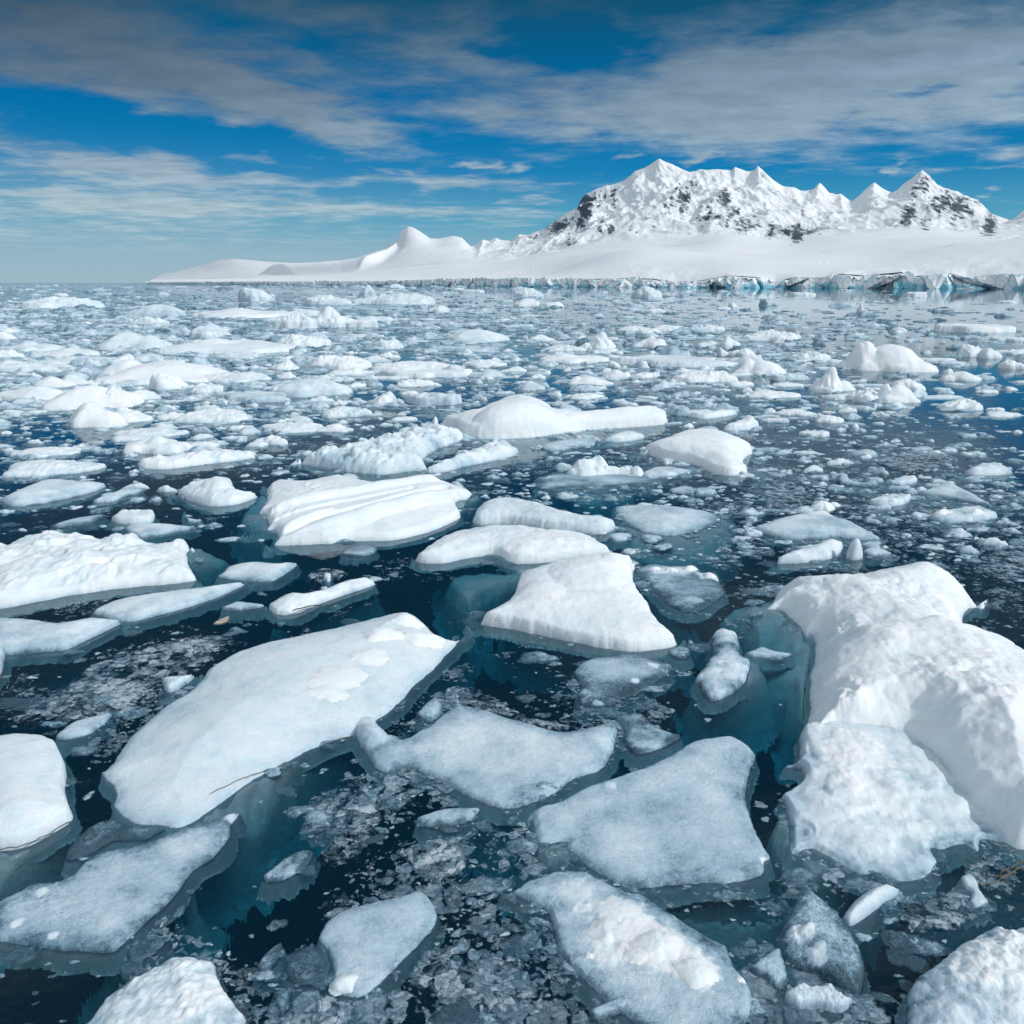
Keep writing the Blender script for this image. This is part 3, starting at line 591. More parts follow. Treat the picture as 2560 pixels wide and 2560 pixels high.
def relief(poly, H, cx, cy, cliff=0.5, w=0.35, tilt=(0, 0), spots=(), lump=(0.12, 0.4), crag=(0, 0.3), jag=0.03, skirt=3.4, dmax=0.19, zoff=0.0, tone=0.8, tvar=0.15, snow=(), pits=(), rough=0.05, blue=0.4, ledge=0.12, maxn=60000, bars=(), rug=(), terr=None, under=None):
    """poly in metres -> vertices, quads, tone, blue. A top with a broken edge, rounded or steep, dents and blocks; sides run on below the water."""
    _seed[0] += 1; sd = _seed[0] * 3.71
    S = math.sqrt(area(poly)); mn, mx = poly.min(0), poly.max(0); ext = max(dmax / skirt, 0.04 * S) + 0.05 * S
    nx = int((mx[0] - mn[0] + 2 * ext) / cx) + 2; ny = int((mx[1] - mn[1] + 2 * ext) / cy) + 2
    if nx * ny > maxn:
        k = math.sqrt(nx * ny / maxn); nx, ny = int(nx / k), int(ny / k)
    xs = np.linspace(mn[0] - ext, mx[0] + ext, max(nx, 8)); ys = np.linspace(mn[1] - ext, mx[1] + ext, max(ny, 8))
    X, Y = np.meshgrid(xs, ys); c = poly.mean(0)
    wx = X + 0.04 * S * fbm(X / S * 4, Y / S * 4, sd, 3); wy = Y + 0.04 * S * fbm(X / S * 4, Y / S * 4, sd + 9, 3)
    d = sdf(poly, wx * .6 + X * .4, wy * .6 + Y * .4)
    d = d + jag * S * (0.65 * fbm(X / S * 7, Y / S * 7, sd + 1, 4, 0.6) + 0.65 * fbm(X / S * 22, Y / S * 22, sd + 2, 4, 0.6))
    ok_ = d > 0                                   # keep the one body: no stray crumbs at its tips
    if ok_.any():
        cur = np.zeros_like(ok_); cur.flat[int(np.argmax(d))] = True; last = 0
        while cur.sum() != last:
            last = cur.sum()
            for _ in range(12):
                nb = cur.copy(); nb[1:] |= cur[:-1]; nb[:-1] |= cur[1:]; nb[:, 1:] |= cur[:, :-1]; nb[:, :-1] |= cur[:, 1:]; cur = nb & ok_
        d = np.where(ok_ & ~cur, -S, d)
    wm = w * S * 0.5; t = np.clip(d / wm, 0, 1)
    h = cliff * sst(0, ledge * wm / max(w, .2) * 0.5 + 1e-6, d) ** 0.7 + (1 - cliff) * (1 - (1 - t) ** 2)
    u, v = (X - c[0]) / S, (Y - c[1]) / S
    Hh = H * np.clip(1 + tilt[0] * u + tilt[1] * v, 0.12, 3)
    z = Hh * h
    inn = sst(0, 0.25 * wm + 1e-6, d)
    for sx, sy, sr, sh in spots:
        dx, dy = X - sx, Y - sy; rr = np.hypot(dx, dy) * (1 + 0.35 * fbm(X / sr * 0.9, Y / sr * 0.9, sd + sx, 3))
        z = z + sh * np.clip(1 - (rr / sr) ** 2, 0, 1) ** (1.1 if sh > 0 else 1.5) * sst(0, 0.1 * S, d + 0.03 * S)
    for (ax, ay), (bx, by), sr, sh in bars:
        ex, ey = bx - ax, by - ay; tt = np.clip(((X - ax) * ex + (Y - ay) * ey) / (ex * ex + ey * ey), 0, 1)
        rr = np.hypot(X - ax - tt * ex, Y - ay - tt * ey) * (1 + 0.4 * fbm(X / sr * 0.7, Y / sr * 0.7, sd + ax, 4))
        z = z + sh * np.clip(1 - (rr / sr) ** 2, 0, 1) ** 1.2 * sst(0, 0.08 * S, d + 0.02 * S)
    for sx, sy, sr, sh in rug:
        k_ = np.clip(1 - (np.hypot(X - sx, Y - sy) / sr) ** 2, 0, 1) ** 0.8
        z = z + sh * k_ * (fbm(X / sr * 2.6, Y / sr * 2.6, sd + sx, 5, 0.55, kind=2) * 1.6 + 0.25) * sst(0, 0.06 * S, d + 0.02 * S)
    if terr:
        q_ = np.clip(z / H, 0, 1.4) * terr + 0.7 * fbm(X / S * 2.5, Y / S * 2.5, sd + 21, 3); fl = np.floor(q_); zt = H * np.maximum(fl + sst(0.62, 1.0, q_ - fl) - 0.7 * 0.0, 0) / terr
        z = z * 0.35 + 0.65 * np.where(d > 0, np.maximum(zt, 0.3 * z), z)
    ls = lump[1] * S
    l1 = fbm(X / ls, Y / ls, sd + 3, 4, 0.5); l2 = fbm(X / ls * 0.8, Y / ls * 0.8, sd + 5, 3, 0.5, kind=2)
    z = z + lump[0] * H * 1.6 * inn * (l1 + 0.6 * l2)
    rf = fbm(X / S * 11, Y / S * 11, sd + 6, 4, 0.6); z = z + rough * H * inn * rf * 1.5
    tn = tone + tvar * (l1 * 2.6 + 0.8 * fbm(X / S * 2.2, Y / S * 2.2, sd + 8, 3)) + 0.10 * rf
    if crag[0]:
        cs = crag[1] * S
        f1, f2, a, b, cc, ox, oy = worley(X / cs + 0.35 * l1 + sd, Y / cs + 0.35 * rf + sd, int(sd) % 17)
        g1, g2, ga, gb, gc, gx, gy = worley(X / cs * 2.3 + sd, Y / cs * 2.3 + 0.4 * rf, int(sd) % 11 + 3)
        blk = (0.7 * (a - 0.35) + 1.3 * (b * ox + cc * oy)) * sst(0.0, 0.30, f2 - f1) + 0.35 * (ga - 0.4 + 1.4 * (gb * gx + gc * gy)) * sst(0, 0.35, g2 - g1)
        z = z + crag[0] * H * blk * inn; tn = tn + 0.12 * (a - 0.5)
    for sx, sy, sr, a in snow:
        rr = np.hypot(X - sx, Y - sy) / sr * (1 + 0.9 * fbm(X / sr * 1.3, Y / sr * 1.3, sd + sx, 2)) + 0.75 * fbm(X / sr * 4, Y / sr * 4, sd + sy, 5, 0.62)
        k = 1 - sst(0.55, 1.0, rr); tn = tn + a * k; z = z + 0.10 * H * k * inn * (1 + rf)
    if under is not None:                        # a submerged ledge: shallow beside its floe, deepening outwards
        par, ft, fb = under; dp = np.maximum(0, -sdf(par, X, Y)); Dm = max(float(np.where(d > 0, dp, 0).max()), 1e-3)
        z = (fb - ft) * (1 - (dp / Dm) ** 1.35) + 0.35 * (fb - ft) * (l1 + l2) - 0.5 * (fb - ft) * (1 - sst(0, 0.10 * S, d))
        z = np.minimum(z, fb - 0.02); z = np.where(d > 0, z, -0.5 * (fb - ft) + d * skirt) + zoff
    else:
        z = np.where(d > 0, np.maximum(z, 0.0), d * skirt) + zoff
    # push the surface about sideways so that the edges are not ruled lines
    lat = 0.026 * S * sst(0, 0.5, (z - zoff) / H)
    zq_ = z / (0.28 * S); Xd = X + lat * fbm(X / S * 6, Y / S * 6, zq_ * 1.5 + sd, 4); Yd = Y + lat * fbm(X / S * 6, Y / S * 6, zq_ * 1.5 + sd + 30, 4)
    idx = np.arange(X.size).reshape(X.shape)
    q = np.stack([idx[:-1, :-1], idx[:-1, 1:], idx[1:, 1:], idx[1:, :-1]], -1).reshape(-1, 4)
    vary = 1 + 0.9 * fbm(X / S * 3.5, Y / S * 3.5, sd + 41, 4); q = q[(d + dmax / skirt * vary).ravel()[q].max(1) > 0]; z = np.maximum(z, zoff - dmax * np.clip(vary, 0.45, 1.5))
    used = np.unique(q); rm = np.full(X.size, -1); rm[used] = np.arange(len(used))
    V = np.stack([Xd.ravel(), Yd.ravel(), z.ravel()], 1)[used]
    bl = blue * (0.5 + l1)
    relief.surf = (xs, ys, z)
    return V, rm[q], tn.ravel()[used], np.broadcast_to(bl, X.shape).ravel()[used], np.clip(d / (0.26 * S), 0, 1).ravel()[used]

SCL = 1932 / 1280
class Crop:
    def __init__(s, x, y, k=SCL): s.x, s.y, s.k = x, y, k
    def __call__(s, x, y): return s.x + x / s.k, s.y + y / s.k
C = {'1': Crop(0, 1500), '2': Crop(1280, 1300), '3': Crop(0, 1100), '4': Crop(1280, 900), '5': Crop(0, 680), '6': Crop(1280, 680), 'F': Crop(0, 0, 1932 / 2560)}
MARKS = []                                       # (x, y, phrase): pieces that others can be described by
GROUP = 'pieces of drifting glacier ice'
def height_at(V, x, y):
    i = np.argmin((V[:, 0] - x) ** 2 + (V[:, 1] - y) ** 2); return V[i, 2]

def outline(cr, pts, H, lift=0.85, zbase=0.0):
    """traced outline -> metres; edges that face away are seen at the height of the rim"""
    P = catmull([C[cr](*p) for p in pts]); nxt, prv = np.roll(P, -1, 0), np.roll(P, 1, 0); tg = nxt - prv
    sgn = 1 if ((P[:, 0] * nxt[:, 1] - nxt[:, 0] * P[:, 1]).sum() > 0) else -1
    ny = -sgn * tg[:, 0] / (np.hypot(tg[:, 0], tg[:, 1]) + 1e-9)            # outward normal, y down in the picture
    up = sst(0.0, 0.85, -ny) * lift * H
    for _ in range(4): up = (np.roll(up, 1) + up * 2 + np.roll(up, -1)) / 4
    return np.array([unproj(x, max(y, HOR + 2), zbase + z) for (x, y), z in zip(P, up)])

def floe(cr, pts, hp, label, name='ice_floe', cat='ice floe', mark=None, mat=None, foot=(), balls=(), stains=(), spots=(), snow=(), bars=(), rug=(), lift=0.85, zbase=0.0, **kw):
    k = C[cr].k
    q = np.array([C[cr](*p) for p in pts]); cx, cy = q.mean(0); m, th = mpp(cx, q[:, 1].max() * 0.35 + cy * 0.65)
    H = hp / k * m / math.cos(th)
    poly = outline(cr, pts, H, lift, zbase)
    g = m * 2.5 * 1.15; gy = g / max(math.sin(th), 0.22) ** 0.6
    W = lambda x, y, z=0.0: unproj(*C[cr](x, y), z)
    sp = [(*W(x, y, H), r / k * m, s / k * m / math.cos(th)) for x, y, r, s in spots]
    sn = [(*W(x, y, H), r / k * m, a) for x, y, r, a in snow]
    br = [(W(x0, y0, H), W(x1, y1, H), r / k * m, s / k * m / math.cos(th)) for x0, y0, x1, y1, r, s in bars]
    rg = [(*W(x, y, H), r / k * m, s / k * m / math.cos(th)) for x, y, r, s in rug]
    V, F, tn, bl, ed = relief(poly, H, g, gy, spots=sp, snow=sn, bars=br, rug=rg, zoff=zbase, **kw)
    o3 = np.array([*poly.mean(0), 0.0]); top = relief.surf
    ob = link(name, mesh(name, V - o3, F, {'tone': tn, 'blue': bl, 'edge': ed}), mat or ICE, loc=o3, label=label, cat=cat, group=GROUP)
    if mark: MARKS.append((cx, cy, mark))
    for fp in foot:
        fpts, ftop, fbot = fp[:3]; ftop, fbot = ftop * .2, fbot * .70
        fc = fp[3] if len(fp) > 3 else cr
        fpoly = outline(fc, fpts, fbot - ftop, 0.5, -fbot)
        V2, F2, t2, b2, e2 = relief(fpoly, fbot - ftop, g * 1.4, gy * 1.4, zoff=-fbot, cliff=0.25, w=0.9, lump=(0.25, 0.35), jag=0.035, skirt=2.2, dmax=0.6, maxn=20000, under=(poly, ftop, fbot))
        V2[:, 2] = np.minimum(V2[:, 2], -0.02)
        link('submerged_foot', mesh('submerged_foot', V2 - o3, F2), FOOT, parent=ob)
    for b in balls:
        x, y, rx, rz = b[:4]; p = W(x, y, H)
        for _ in range(3): p = W(x, y, float(surf_at(top, *p)))
        r = rx / k * m; hz = rz / k * m; _seed[0] += 1; sd = _seed[0] * 2.3
        rho, th_ = np.meshgrid(np.linspace(0, 1, 22) ** 0.8, np.linspace(0, 2 * math.pi, 49)[:-1])
        rr = r * rho * (1 + 0.75 * fbm(np.cos(th_) * 0.9 + sd, np.sin(th_) * 0.9, sd, 2) + 0.5 * fbm(np.cos(th_) * 2.6 + sd, np.sin(th_) * 2.6, sd, 4))
        ya = 0.4 * math.sin(sd); bx, by = rr * np.cos(th_), rr * np.sin(th_) * (b[4] if len(b) > 4 else 0.8)
        PX, PY = p[0] + bx * math.cos(ya) - by * math.sin(ya), p[1] + bx * math.sin(ya) + by * math.cos(ya)
        PZ = surf_at(top, PX, PY) + hz * (1 - rho ** 2.0) * (1 + 0.45 * fbm(PX / r * 1.2, PY / r * 1.2, sd, 3)) - 0.03 * hz * (rho > 0.99)
        ii = np.arange(PX.size).reshape(PX.shape); jn = np.roll(ii, -1, 0)
        df = np.stack([ii[:, :-1], ii[:, 1:], jn[:, 1:], jn[:, :-1]], -1).reshape(-1, 4)
        link('snow_lump', mesh('snow_lump', np.stack([PX.ravel(), PY.ravel(), PZ.ravel()], 1) - o3, df, {'tone': np.full(PX.size, 0.95), 'blue': np.full(PX.size, 0.15), 'edge': np.ones(PX.size)}), ICE, parent=ob)
    for st in stains:
        spts, wid = st
        strand(spts, wid, cr, 'algae_stain', parent=ob, base=V, o3=o3)
    return ob

def surf_at(top, x, y):
    xs, ys, z = top; u = np.clip((x - xs[0]) / (xs[1] - xs[0]), 0, len(xs) - 1.001); v = np.clip((y - ys[0]) / (ys[1] - ys[0]), 0, len(ys) - 1.001)
    i, j = np.floor(u).astype(int), np.floor(v).astype(int); f, g = u - i, v - j
    return np.maximum(z[j, i] * (1 - f) * (1 - g) + z[j, i + 1] * f * (1 - g) + z[j + 1, i] * (1 - f) * g + z[j + 1, i + 1] * f * g, 0)
def ico(n):
    import bmesh
    bm = bmesh.new(); bmesh.ops.create_icosphere(bm, subdivisions=n, radius=1); bm.verts.ensure_lookup_table()
    v = np.array([p.co[:] for p in bm.verts]); f = np.array([[q.index for q in fc.verts] for fc in bm.faces]); bm.free(); return v, f
def strand(spts, wid, cr, name, parent=None, base=None, o3=np.zeros(3), z=0.01, **tags):
    """a thin, ragged ribbon of algae with thickness, following the ice or the water"""
    P = []
    for x, y in spts:
        p = unproj(*C[cr](x, y), 0.0); zz = z
        if base is not None:
            for _ in range(3):
                zz = max(height_at(base, *p), 0.0); p = unproj(*C[cr](x, y), zz)
        P.append((*p, zz + 0.006))
    P = np.array(P); t = np.linspace(0, len(P) - 1, len(P) * 9)
    Q = np.stack([np.interp(t, np.arange(len(P)), P[:, i]) for i in range(3)], 1)
    m = mpp(*C[cr](*spts[len(spts) // 2]))[0] / C[cr].k
    Q += 22 * m * np.stack([fbm(t * 1.7, 0, 3.1, 4), fbm(t * 1.7, 0, 8.1, 4), 0 * t], 1)
    tg = np.gradient(Q, axis=0); nrm = np.stack([-tg[:, 1], tg[:, 0], 0 * t], 1); nrm /= np.linalg.norm(nrm, axis=1)[:, None] + 1e-9
    hw = wid * m * 0.5 * np.clip(0.25 + 3.0 * fbm(t * 2.3, 0, spts[0][0] * .37, 4) + .45, 0.04, 1.6) * np.sin(np.linspace(0.15, math.pi - 0.15, len(t))) ** 0.5
    ring = [Q - nrm * hw[:, None], Q + (0, 0, 0.35 * wid * m), Q + nrm * hw[:, None], Q - (0, 0, 0.25 * wid * m)]
    V = np.stack(ring, 1).reshape(-1, 3); n = len(t); F = []
    for i in range(n - 1):
        for j in range(4): F.append((i * 4 + j, i * 4 + (j + 1) % 4, (i + 1) * 4 + (j + 1) % 4, (i + 1) * 4 + j))
    if parent is None: o3 = V.mean(0)
    return link(name, mesh(name, V - o3, F), ALGAE, loc=(0, 0, 0) if parent else o3, parent=parent, **tags)

# ------------------------------------------------------------------ the large pieces, traced
floe('1', [(387, 640), (412, 590), (440, 550), (500, 465), (560, 400), (625, 345), (700, 300), (760, 250), (800, 205), (880, 158), (980, 125), (1100, 100), (1250, 70), (1350, 48), (1450, 22), (1545, 12), (1600, 48), (1640, 85), (1700, 112), (1772, 96), (1735, 150), (1680, 210), (1600, 295), (1500, 392), (1420, 452), (1335, 508), (1200, 555), (1040, 640), (940, 690), (840, 760), (760, 820), (680, 860), (590, 850), (500, 840), (440, 800), (425, 765), (438, 715), (400, 675)], 62,
     'largest smooth blue-white floe, with round snow lumps at one end and an ochre waterline', mark='the largest smooth blue-white floe', cliff=0.12, w=0.8, tilt=(0.1, 0.35), lump=(0.05, 0.5), jag=0.016, tone=0.80, tvar=0.08, rough=0.02, blue=0.75, maxn=110000,
     spots=[(900, 420, 300, 10), (1530, 60, 60, 14)], balls=[(1445, 128, 100, 24), (1590, 140, 112, 28), (1535, 72, 84, 20), (1385, 215, 90, 12), (1265, 290, 120, 11), (1240, 352, 84, 8)],
     foot=[([(560, 860), (700, 820), (940, 680), (1180, 570), (1340, 512), (1350, 585), (1200, 690), (1120, 790), (1000, 930), (880, 1005), (800, 1012), (700, 960)], 0.05, 0.75), ([(1420, 450), (1600, 290), (1772, 100), (1740, 200), (1650, 315), (1540, 405), (1455, 475)], 0.06, 0.8)],
     stains=[([(790, 735), (880, 690), (940, 665), (990, 650), (1040, 635), (1095, 628)], 5), ([(1210, 540), (1270, 528), (1335, 515)], 4)])
floe('1', [(-160, 560), (-90, 500), (0, 480), (80, 472), (150, 478), (200, 505), (230, 570), (250, 650), (245, 720), (268, 780), (272, 832), (200, 880), (120, 925), (0, 948), (-120, 930), (-180, 760)], 70,
     'rounded blue-white block at the picture edge, with a thin ochre line round its base', name='ice_block', cat='ice block', mark='the rounded block at the picture edge', cliff=0.45, w=0.75, lump=(0.05, 0.6), jag=0.012, tone=0.85, rough=0.02, blue=0.6, tvar=0.06,
     foot=[([(-150, 930), (0, 930), (140, 900), (268, 835), (290, 880), (250, 950), (180, 1020), (130, 1065), (50, 1120), (-20, 1160), (-150, 1150)], 0.04, 0.55)], stains=[([(-60, 955), (0, 944), (70, 932), (130, 912), (200, 878), (268, 834)], 6)])
floe('1', [(-40, 1165), (10, 1120), (60, 1098), (130, 1062), (250, 1040), (340, 965), (450, 925), (560, 905), (650, 868), (760, 830), (885, 796), (905, 802), (872, 850), (862, 900), (810, 970), (722, 1030), (655, 1125), (560, 1210), (452, 1312), (400, 1332), (250, 1325), (120, 1305), (0, 1290), (-80, 1250)], 13,
     'long grey granular slab lying low in the water, its pointed end against the largest floe', name='ice_slab', cat='ice slab', mark='the long grey slab', cliff=0.7, w=0.3, lump=(0.12, 0.3), jag=0.022, tone=0.56, tvar=0.16, rough=0.12, blue=0.1, snow=[(880, 812, 40, .25), (160, 1100, 25, .35), (200, 1262, 18, .4), (60, 1220, 22, .35)],
     foot=[([(400, 1325), (560, 1205), (660, 1120), (735, 1105), (700, 1150), (600, 1210), (500, 1300), (430, 1345)], 0.08, 0.5)])
floe('1', [(245, 968), (290, 892), (370, 832), (450, 822), (500, 842), (580, 850), (622, 856), (560, 900), (490, 905), (420, 912), (350, 952), (268, 982)], 14,
     'small glassy grey piece wedged between the long grey slab and the largest floe', name='ice_chunk', cat='ice chunk', cliff=0.5, w=0.4, tone=0.26, tvar=0.25, jag=0.035, rough=0.15)
floe('1', [(10, 462), (100, 402), (190, 350), (240, 320), (330, 252), (450, 210), (640, 150), (800, 130), (890, 142), (850, 190), (770, 258), (640, 320), (600, 360), (545, 395), (510, 435), (400, 470), (200, 482), (60, 470)], 7,
     'wide mottled sheet of half-melted ice lying awash behind the largest floe', name='ice_sheet', cat='ice sheet', mat=SHEET, mark='the mottled sheet behind the largest floe', cliff=0.6, w=0.3, tone=0.52, tvar=0.35, jag=0.04, lump=(0.5, 0.25), snow=[(420, 350, 110, .22), (770, 180, 70, .3)], lift=0.3)
floe('1', [(210, 512), (255, 470), (300, 448), (410, 424), (416, 445), (370, 485), (330, 508), (240, 528)], 10, 'narrow pale ice sliver in front of the mottled sheet', name='ice_chunk', cat='ice chunk', tone=0.62, cliff=0.5, w=0.4, jag=0.03)
floe('1', [(612, 305), (622, 288), (655, 282), (700, 278), (760, 262), (715, 310), (650, 348), (622, 340)], 26, 'small rounded bump of ice showing just behind the largest floe', name='ice_chunk', cat='ice chunk', tone=0.72, cliff=0.4, w=0.6, rough=0.03)

floe('F', [(652, 1350), (665, 1336), (700, 1346), (748, 1388), (800, 1368), (835, 1342), (860, 1325), (900, 1330), (950, 1346), (1000, 1360), (1060, 1376), (1120, 1366), (1157, 1352), (1164, 1380), (1150, 1430), (1128, 1456), (1080, 1470), (1030, 1505), (960, 1525), (900, 1510), (840, 1480), (780, 1452), (720, 1456), (690, 1422), (672, 1392)], 10,
     'tailed grey slab with a raised curved arm touching the side of the largest floe', name='ice_slab', cat='ice slab', mark='the tailed grey slab', cliff=0.55, w=0.4, tone=0.64, tvar=0.14, jag=0.022, rough=0.1, lump=(0.12, 0.3), blue=0.15, spots=[(690, 1385, 45, 14), (1120, 1390, 60, 6)],
     foot=[([(880, 1490), (960, 1510), (1060, 1480), (1140, 1440), (1160, 1400), (1150, 1440), (1060, 1500), (1010, 1545), (960, 1562), (900, 1552)], 0.05, 0.5)])
floe('F', [(822, 1322), (835, 1305), (860, 1294), (900, 1299), (945, 1322), (985, 1345), (1040, 1362), (1090, 1372), (1050, 1380), (980, 1368), (920, 1350), (860, 1345), (830, 1345)], 6, 'mottled glassy sheet fringing the far side of the tailed grey slab', name='ice_sheet', cat='ice sheet', mat=SHEET, tone=0.5, tvar=0.3, lift=0.3, lump=(0.4, .3))
floe('F', [(785, 1352), (800, 1325), (822, 1312), (838, 1330), (830, 1352), (805, 1362)], 10, 'small smooth grey lump between the tailed slab and the largest floe', name='ice_chunk', cat='ice chunk', tone=0.42, w=0.7, cliff=0.3)
floe('F', [(788, 1542), (815, 1528), (850, 1520), (903, 1522), (890, 1545), (850, 1558), (805, 1560)], 8, 'thin pale lens of ice below the tailed grey slab', name='ice_chunk', cat='ice chunk', tone=0.56, w=0.6, cliff=0.3)

floe('F', [(880, 1164), (897, 1142), (935, 1126), (965, 1110), (985, 1075), (1005, 1062), (1040, 1052), (1100, 1043), (1140, 1040), (1185, 1042), (1198, 1060), (1195, 1085), (1215, 1110), (1235, 1140), (1265, 1165), (1292, 1192), (1280, 1215), (1230, 1228), (1170, 1228), (1080, 1212), (1000, 1195), (940, 1184), (895, 1176)], 40,
     'tall white wedge-shaped block with a grey undercut face, in the middle of the field', name='ice_block', cat='ice block', mark='the tall white wedge in the middle', cliff=0.5, w=0.45, tilt=(-0.1, 0.45), tone=0.93, tvar=0.08, jag=0.018, rough=0.06, lump=(0.10, 0.3), blue=0.2, lift=0.95, spots=[(1110, 1085, 80, 16), (1170, 1060, 40, 10), (1020, 1110, 50, 6)],
     foot=[([(850, 1062), (980, 1060), (1000, 1120), (920, 1150), (895, 1172), (860, 1160), (840, 1110)], 0.12, 0.8), ([(895, 1172), (1080, 1205), (1290, 1210), (1250, 1232), (1100, 1245), (980, 1225)], 0.1, 0.9)])
floe('F', [(778, 1045), (800, 1030), (840, 1005), (900, 990), (960, 988), (1040, 995), (1110, 1005), (1147, 1030), (1140, 1048), (1060, 1058), (1000, 1064), (960, 1062), (930, 1050), (880, 1054), (840, 1063), (800, 1063), (780, 1056)], 26,
     'curved white ridge of rough snow ice lying behind the tall wedge', mark='the curved white ridge', cliff=0.5, w=0.5, tone=0.9, jag=0.02, lump=(0.16, 0.25), rough=0.1, lift=0.7)
floe('F', [(895, 972), (915, 942), (960, 934), (1020, 944), (1050, 955), (1100, 966), (1155, 975), (1165, 992), (1140, 1006), (1060, 1003), (960, 990), (900, 990)], 24,
     'pale flat-topped floe just beyond the curved white ridge', cliff=0.5, w=0.4, tone=0.76, jag=0.025, rough=0.08, lump=(.14, .3), blue=0.5)
floe('F', [(1160, 955), (1175, 946), (1250, 944), (1330, 955), (1353, 967), (1348, 988), (1310, 1003), (1255, 1012), (1200, 1000), (1168, 975)], 14,
     'smooth bluish shell-shaped dome sitting on a wide submerged foot', name='ice_block', cat='ice block', mark='the smooth shell-shaped dome', cliff=0.15, w=0.9, tone=0.60, tvar=0.05, jag=0.008, rough=0.02, lump=(0.05, 0.5), blue=0.7,
     foot=[([(1160, 955), (1250, 950), (1360, 970), (1390, 1000), (1350, 1045), (1260, 1060), (1190, 1042), (1165, 995)], 0.02, 0.3)])

# the giant on the right: a snow-white mass with an overhanging far lobe and a melted grey apron
floe('2', [(905, 302), (930, 265), (1000, 212), (1035, 170), (1100, 165), (1200, 168), (1300, 150), (1400, 135), (1490, 130), (1530, 125), (1620, 140), (1700, 175), (1752, 220), (1800, 265), (1800, 298), (1752, 330), (1705, 330), (1760, 350), (1850, 385), (1932, 420), (2060, 520), (2160, 700), (2180, 1000), (2080, 1240), (1932, 1248), (1850, 1212), (1775, 1140), (1700, 1085), (1640, 1020), (1560, 930), (1470, 880), (1380, 850), (1250, 835), (1150, 850), (1092, 835), (1108, 765), (1130, 690), (1136, 600), (1140, 520), (1135, 432), (1110, 440), (1085, 400), (1050, 370), (1020, 342), (960, 336), (912, 330)], 150,
     'biggest snow-white mass of ice, broad and high, cut off by the picture edge', name='ice_block', cat='ice block', mark='the biggest snow-white mass', cliff=0.34, w=0.62, tilt=(0.25, -0.15), tone=0.95, tvar=0.10, jag=0.012, rough=0.07, rug=[(1290, 740, 190, 48), (1180, 560, 140, 28), (980, 250, 120, 30), (1180, 330, 160, 24), (1500, 900, 200, 44), (1700, 1080, 200, 44), (1860, 1160, 150, 36), (1700, 600, 280, 18), (1500, 250, 220, 14)], lump=(0.17, 0.2), blue=0.0, ledge=.3, maxn=130000, lift=0.75,
     spots=[(1600, 200, 160, 12), (1500, 640, 170, -26), (1300, 750, 130, 22), (1180, 620, 90, -12), (1850, 700, 240, 26), (1690, 340, 110, -26), (1640, 960, 120, -14), (1330, 430, 160, 18), (1080, 250, 80, 14)],
     foot=[([(680, 400), (800, 352), (905, 328), (1040, 345), (1110, 440), (1150, 540), (1140, 690), (1095, 830), (1055, 780), (1020, 700), (905, 650), (900, 560), (870, 470), (760, 430)], 0.15, 0.9), ([(1700, 1240), (1780, 1225), (1932, 1260), (2080, 1260), (2080, 1420), (1932, 1400), (1800, 1380), (1700, 1330)], 0.2, 0.9)])
floe('2', [(1095, 800), (1200, 770), (1300, 765), (1420, 785), (1520, 825), (1620, 890), (1720, 990), (1790, 1070), (1850, 1140), (1890, 1215), (1765, 1205), (1752, 1250), (1700, 1222), (1620, 1245), (1580, 1240), (1600, 1290), (1560, 1350), (1470, 1366), (1385, 1335), (1325, 1342), (1270, 1320), (1140, 1242), (1060, 1262), (1048, 1200), (1040, 1090), (1014, 1050), (1035, 1020), (1095, 985), (1090, 945), (1028, 935), (1032, 918), (1090, 900)], 36,
     'melted grey-white apron with curved steps, below the biggest snow-white mass', name='ice_slab', cat='ice slab', mark='the melted apron', cliff=0.55, w=0.45, tilt=(0.1, 1.3), terr=3.2, tone=0.74, tvar=0.2, jag=0.016, rough=0.10, lump=(0.2, 0.16), blue=0.4, lift=0.4, maxn=90000, snow=[(1280, 880, 170, .22), (1350, 1010, 190, .2), (1300, 1180, 120, .08), (1550, 1150, 60, .2)],
     spots=[(1280, 860, 120, 14), (1500, 1000, 130, 10), (1250, 1020, 110, 8), (1350, 1220, 150, 6), (1100, 1140, 45, -12)],
     foot=[([(950, 1190), (1050, 1140), (1075, 1260), (1150, 1240), (1330, 1330), (1390, 1330), (1340, 1390), (1250, 1442), (1130, 1442), (1050, 1385), (975, 1320)], 0.06, 0.7), ([(1560, 1350), (1600, 1290), (1580, 1240), (1700, 1225), (1760, 1250), (1760, 1330), (1640, 1400), (1540, 1400)], 0.3, 0.9)])
floe('2', [(78, 1112), (100, 1075), (180, 1050), (330, 980), (480, 930), (590, 880), (680, 828), (760, 815), (832, 812), (890, 840), (916, 890), (900, 940), (880, 1010), (885, 1082), (922, 1170), (970, 1270), (945, 1290), (930, 1340), (820, 1370), (700, 1370), (560, 1385), (455, 1388), (400, 1372), (290, 1312), (212, 1245), (200, 1215), (110, 1222), (85, 1180)], 16,
     'broad blue-grey granular slab lying between the tailed slab and the melted apron', name='ice_slab', cat='ice slab', mark='the broad blue-grey slab', cliff=0.6, w=0.35, tilt=(0.1, 0.3), tone=0.64, tvar=0.10, jag=0.016, rough=0.14, lump=(0.12, 0.2), blue=0.7, snow=[(370, 1000, 30, .2), (955, 1275, 22, .4)], maxn=90000,
     foot=[([(75, 1200), (200, 1215), (300, 1310), (450, 1390), (700, 1380), (930, 1330), (1005, 1330), (1048, 1392), (1020, 1452), (900, 1472), (780, 1462), (640, 1452), (450, 1440), (250, 1370), (70, 1330)], 0.03, 0.4)])
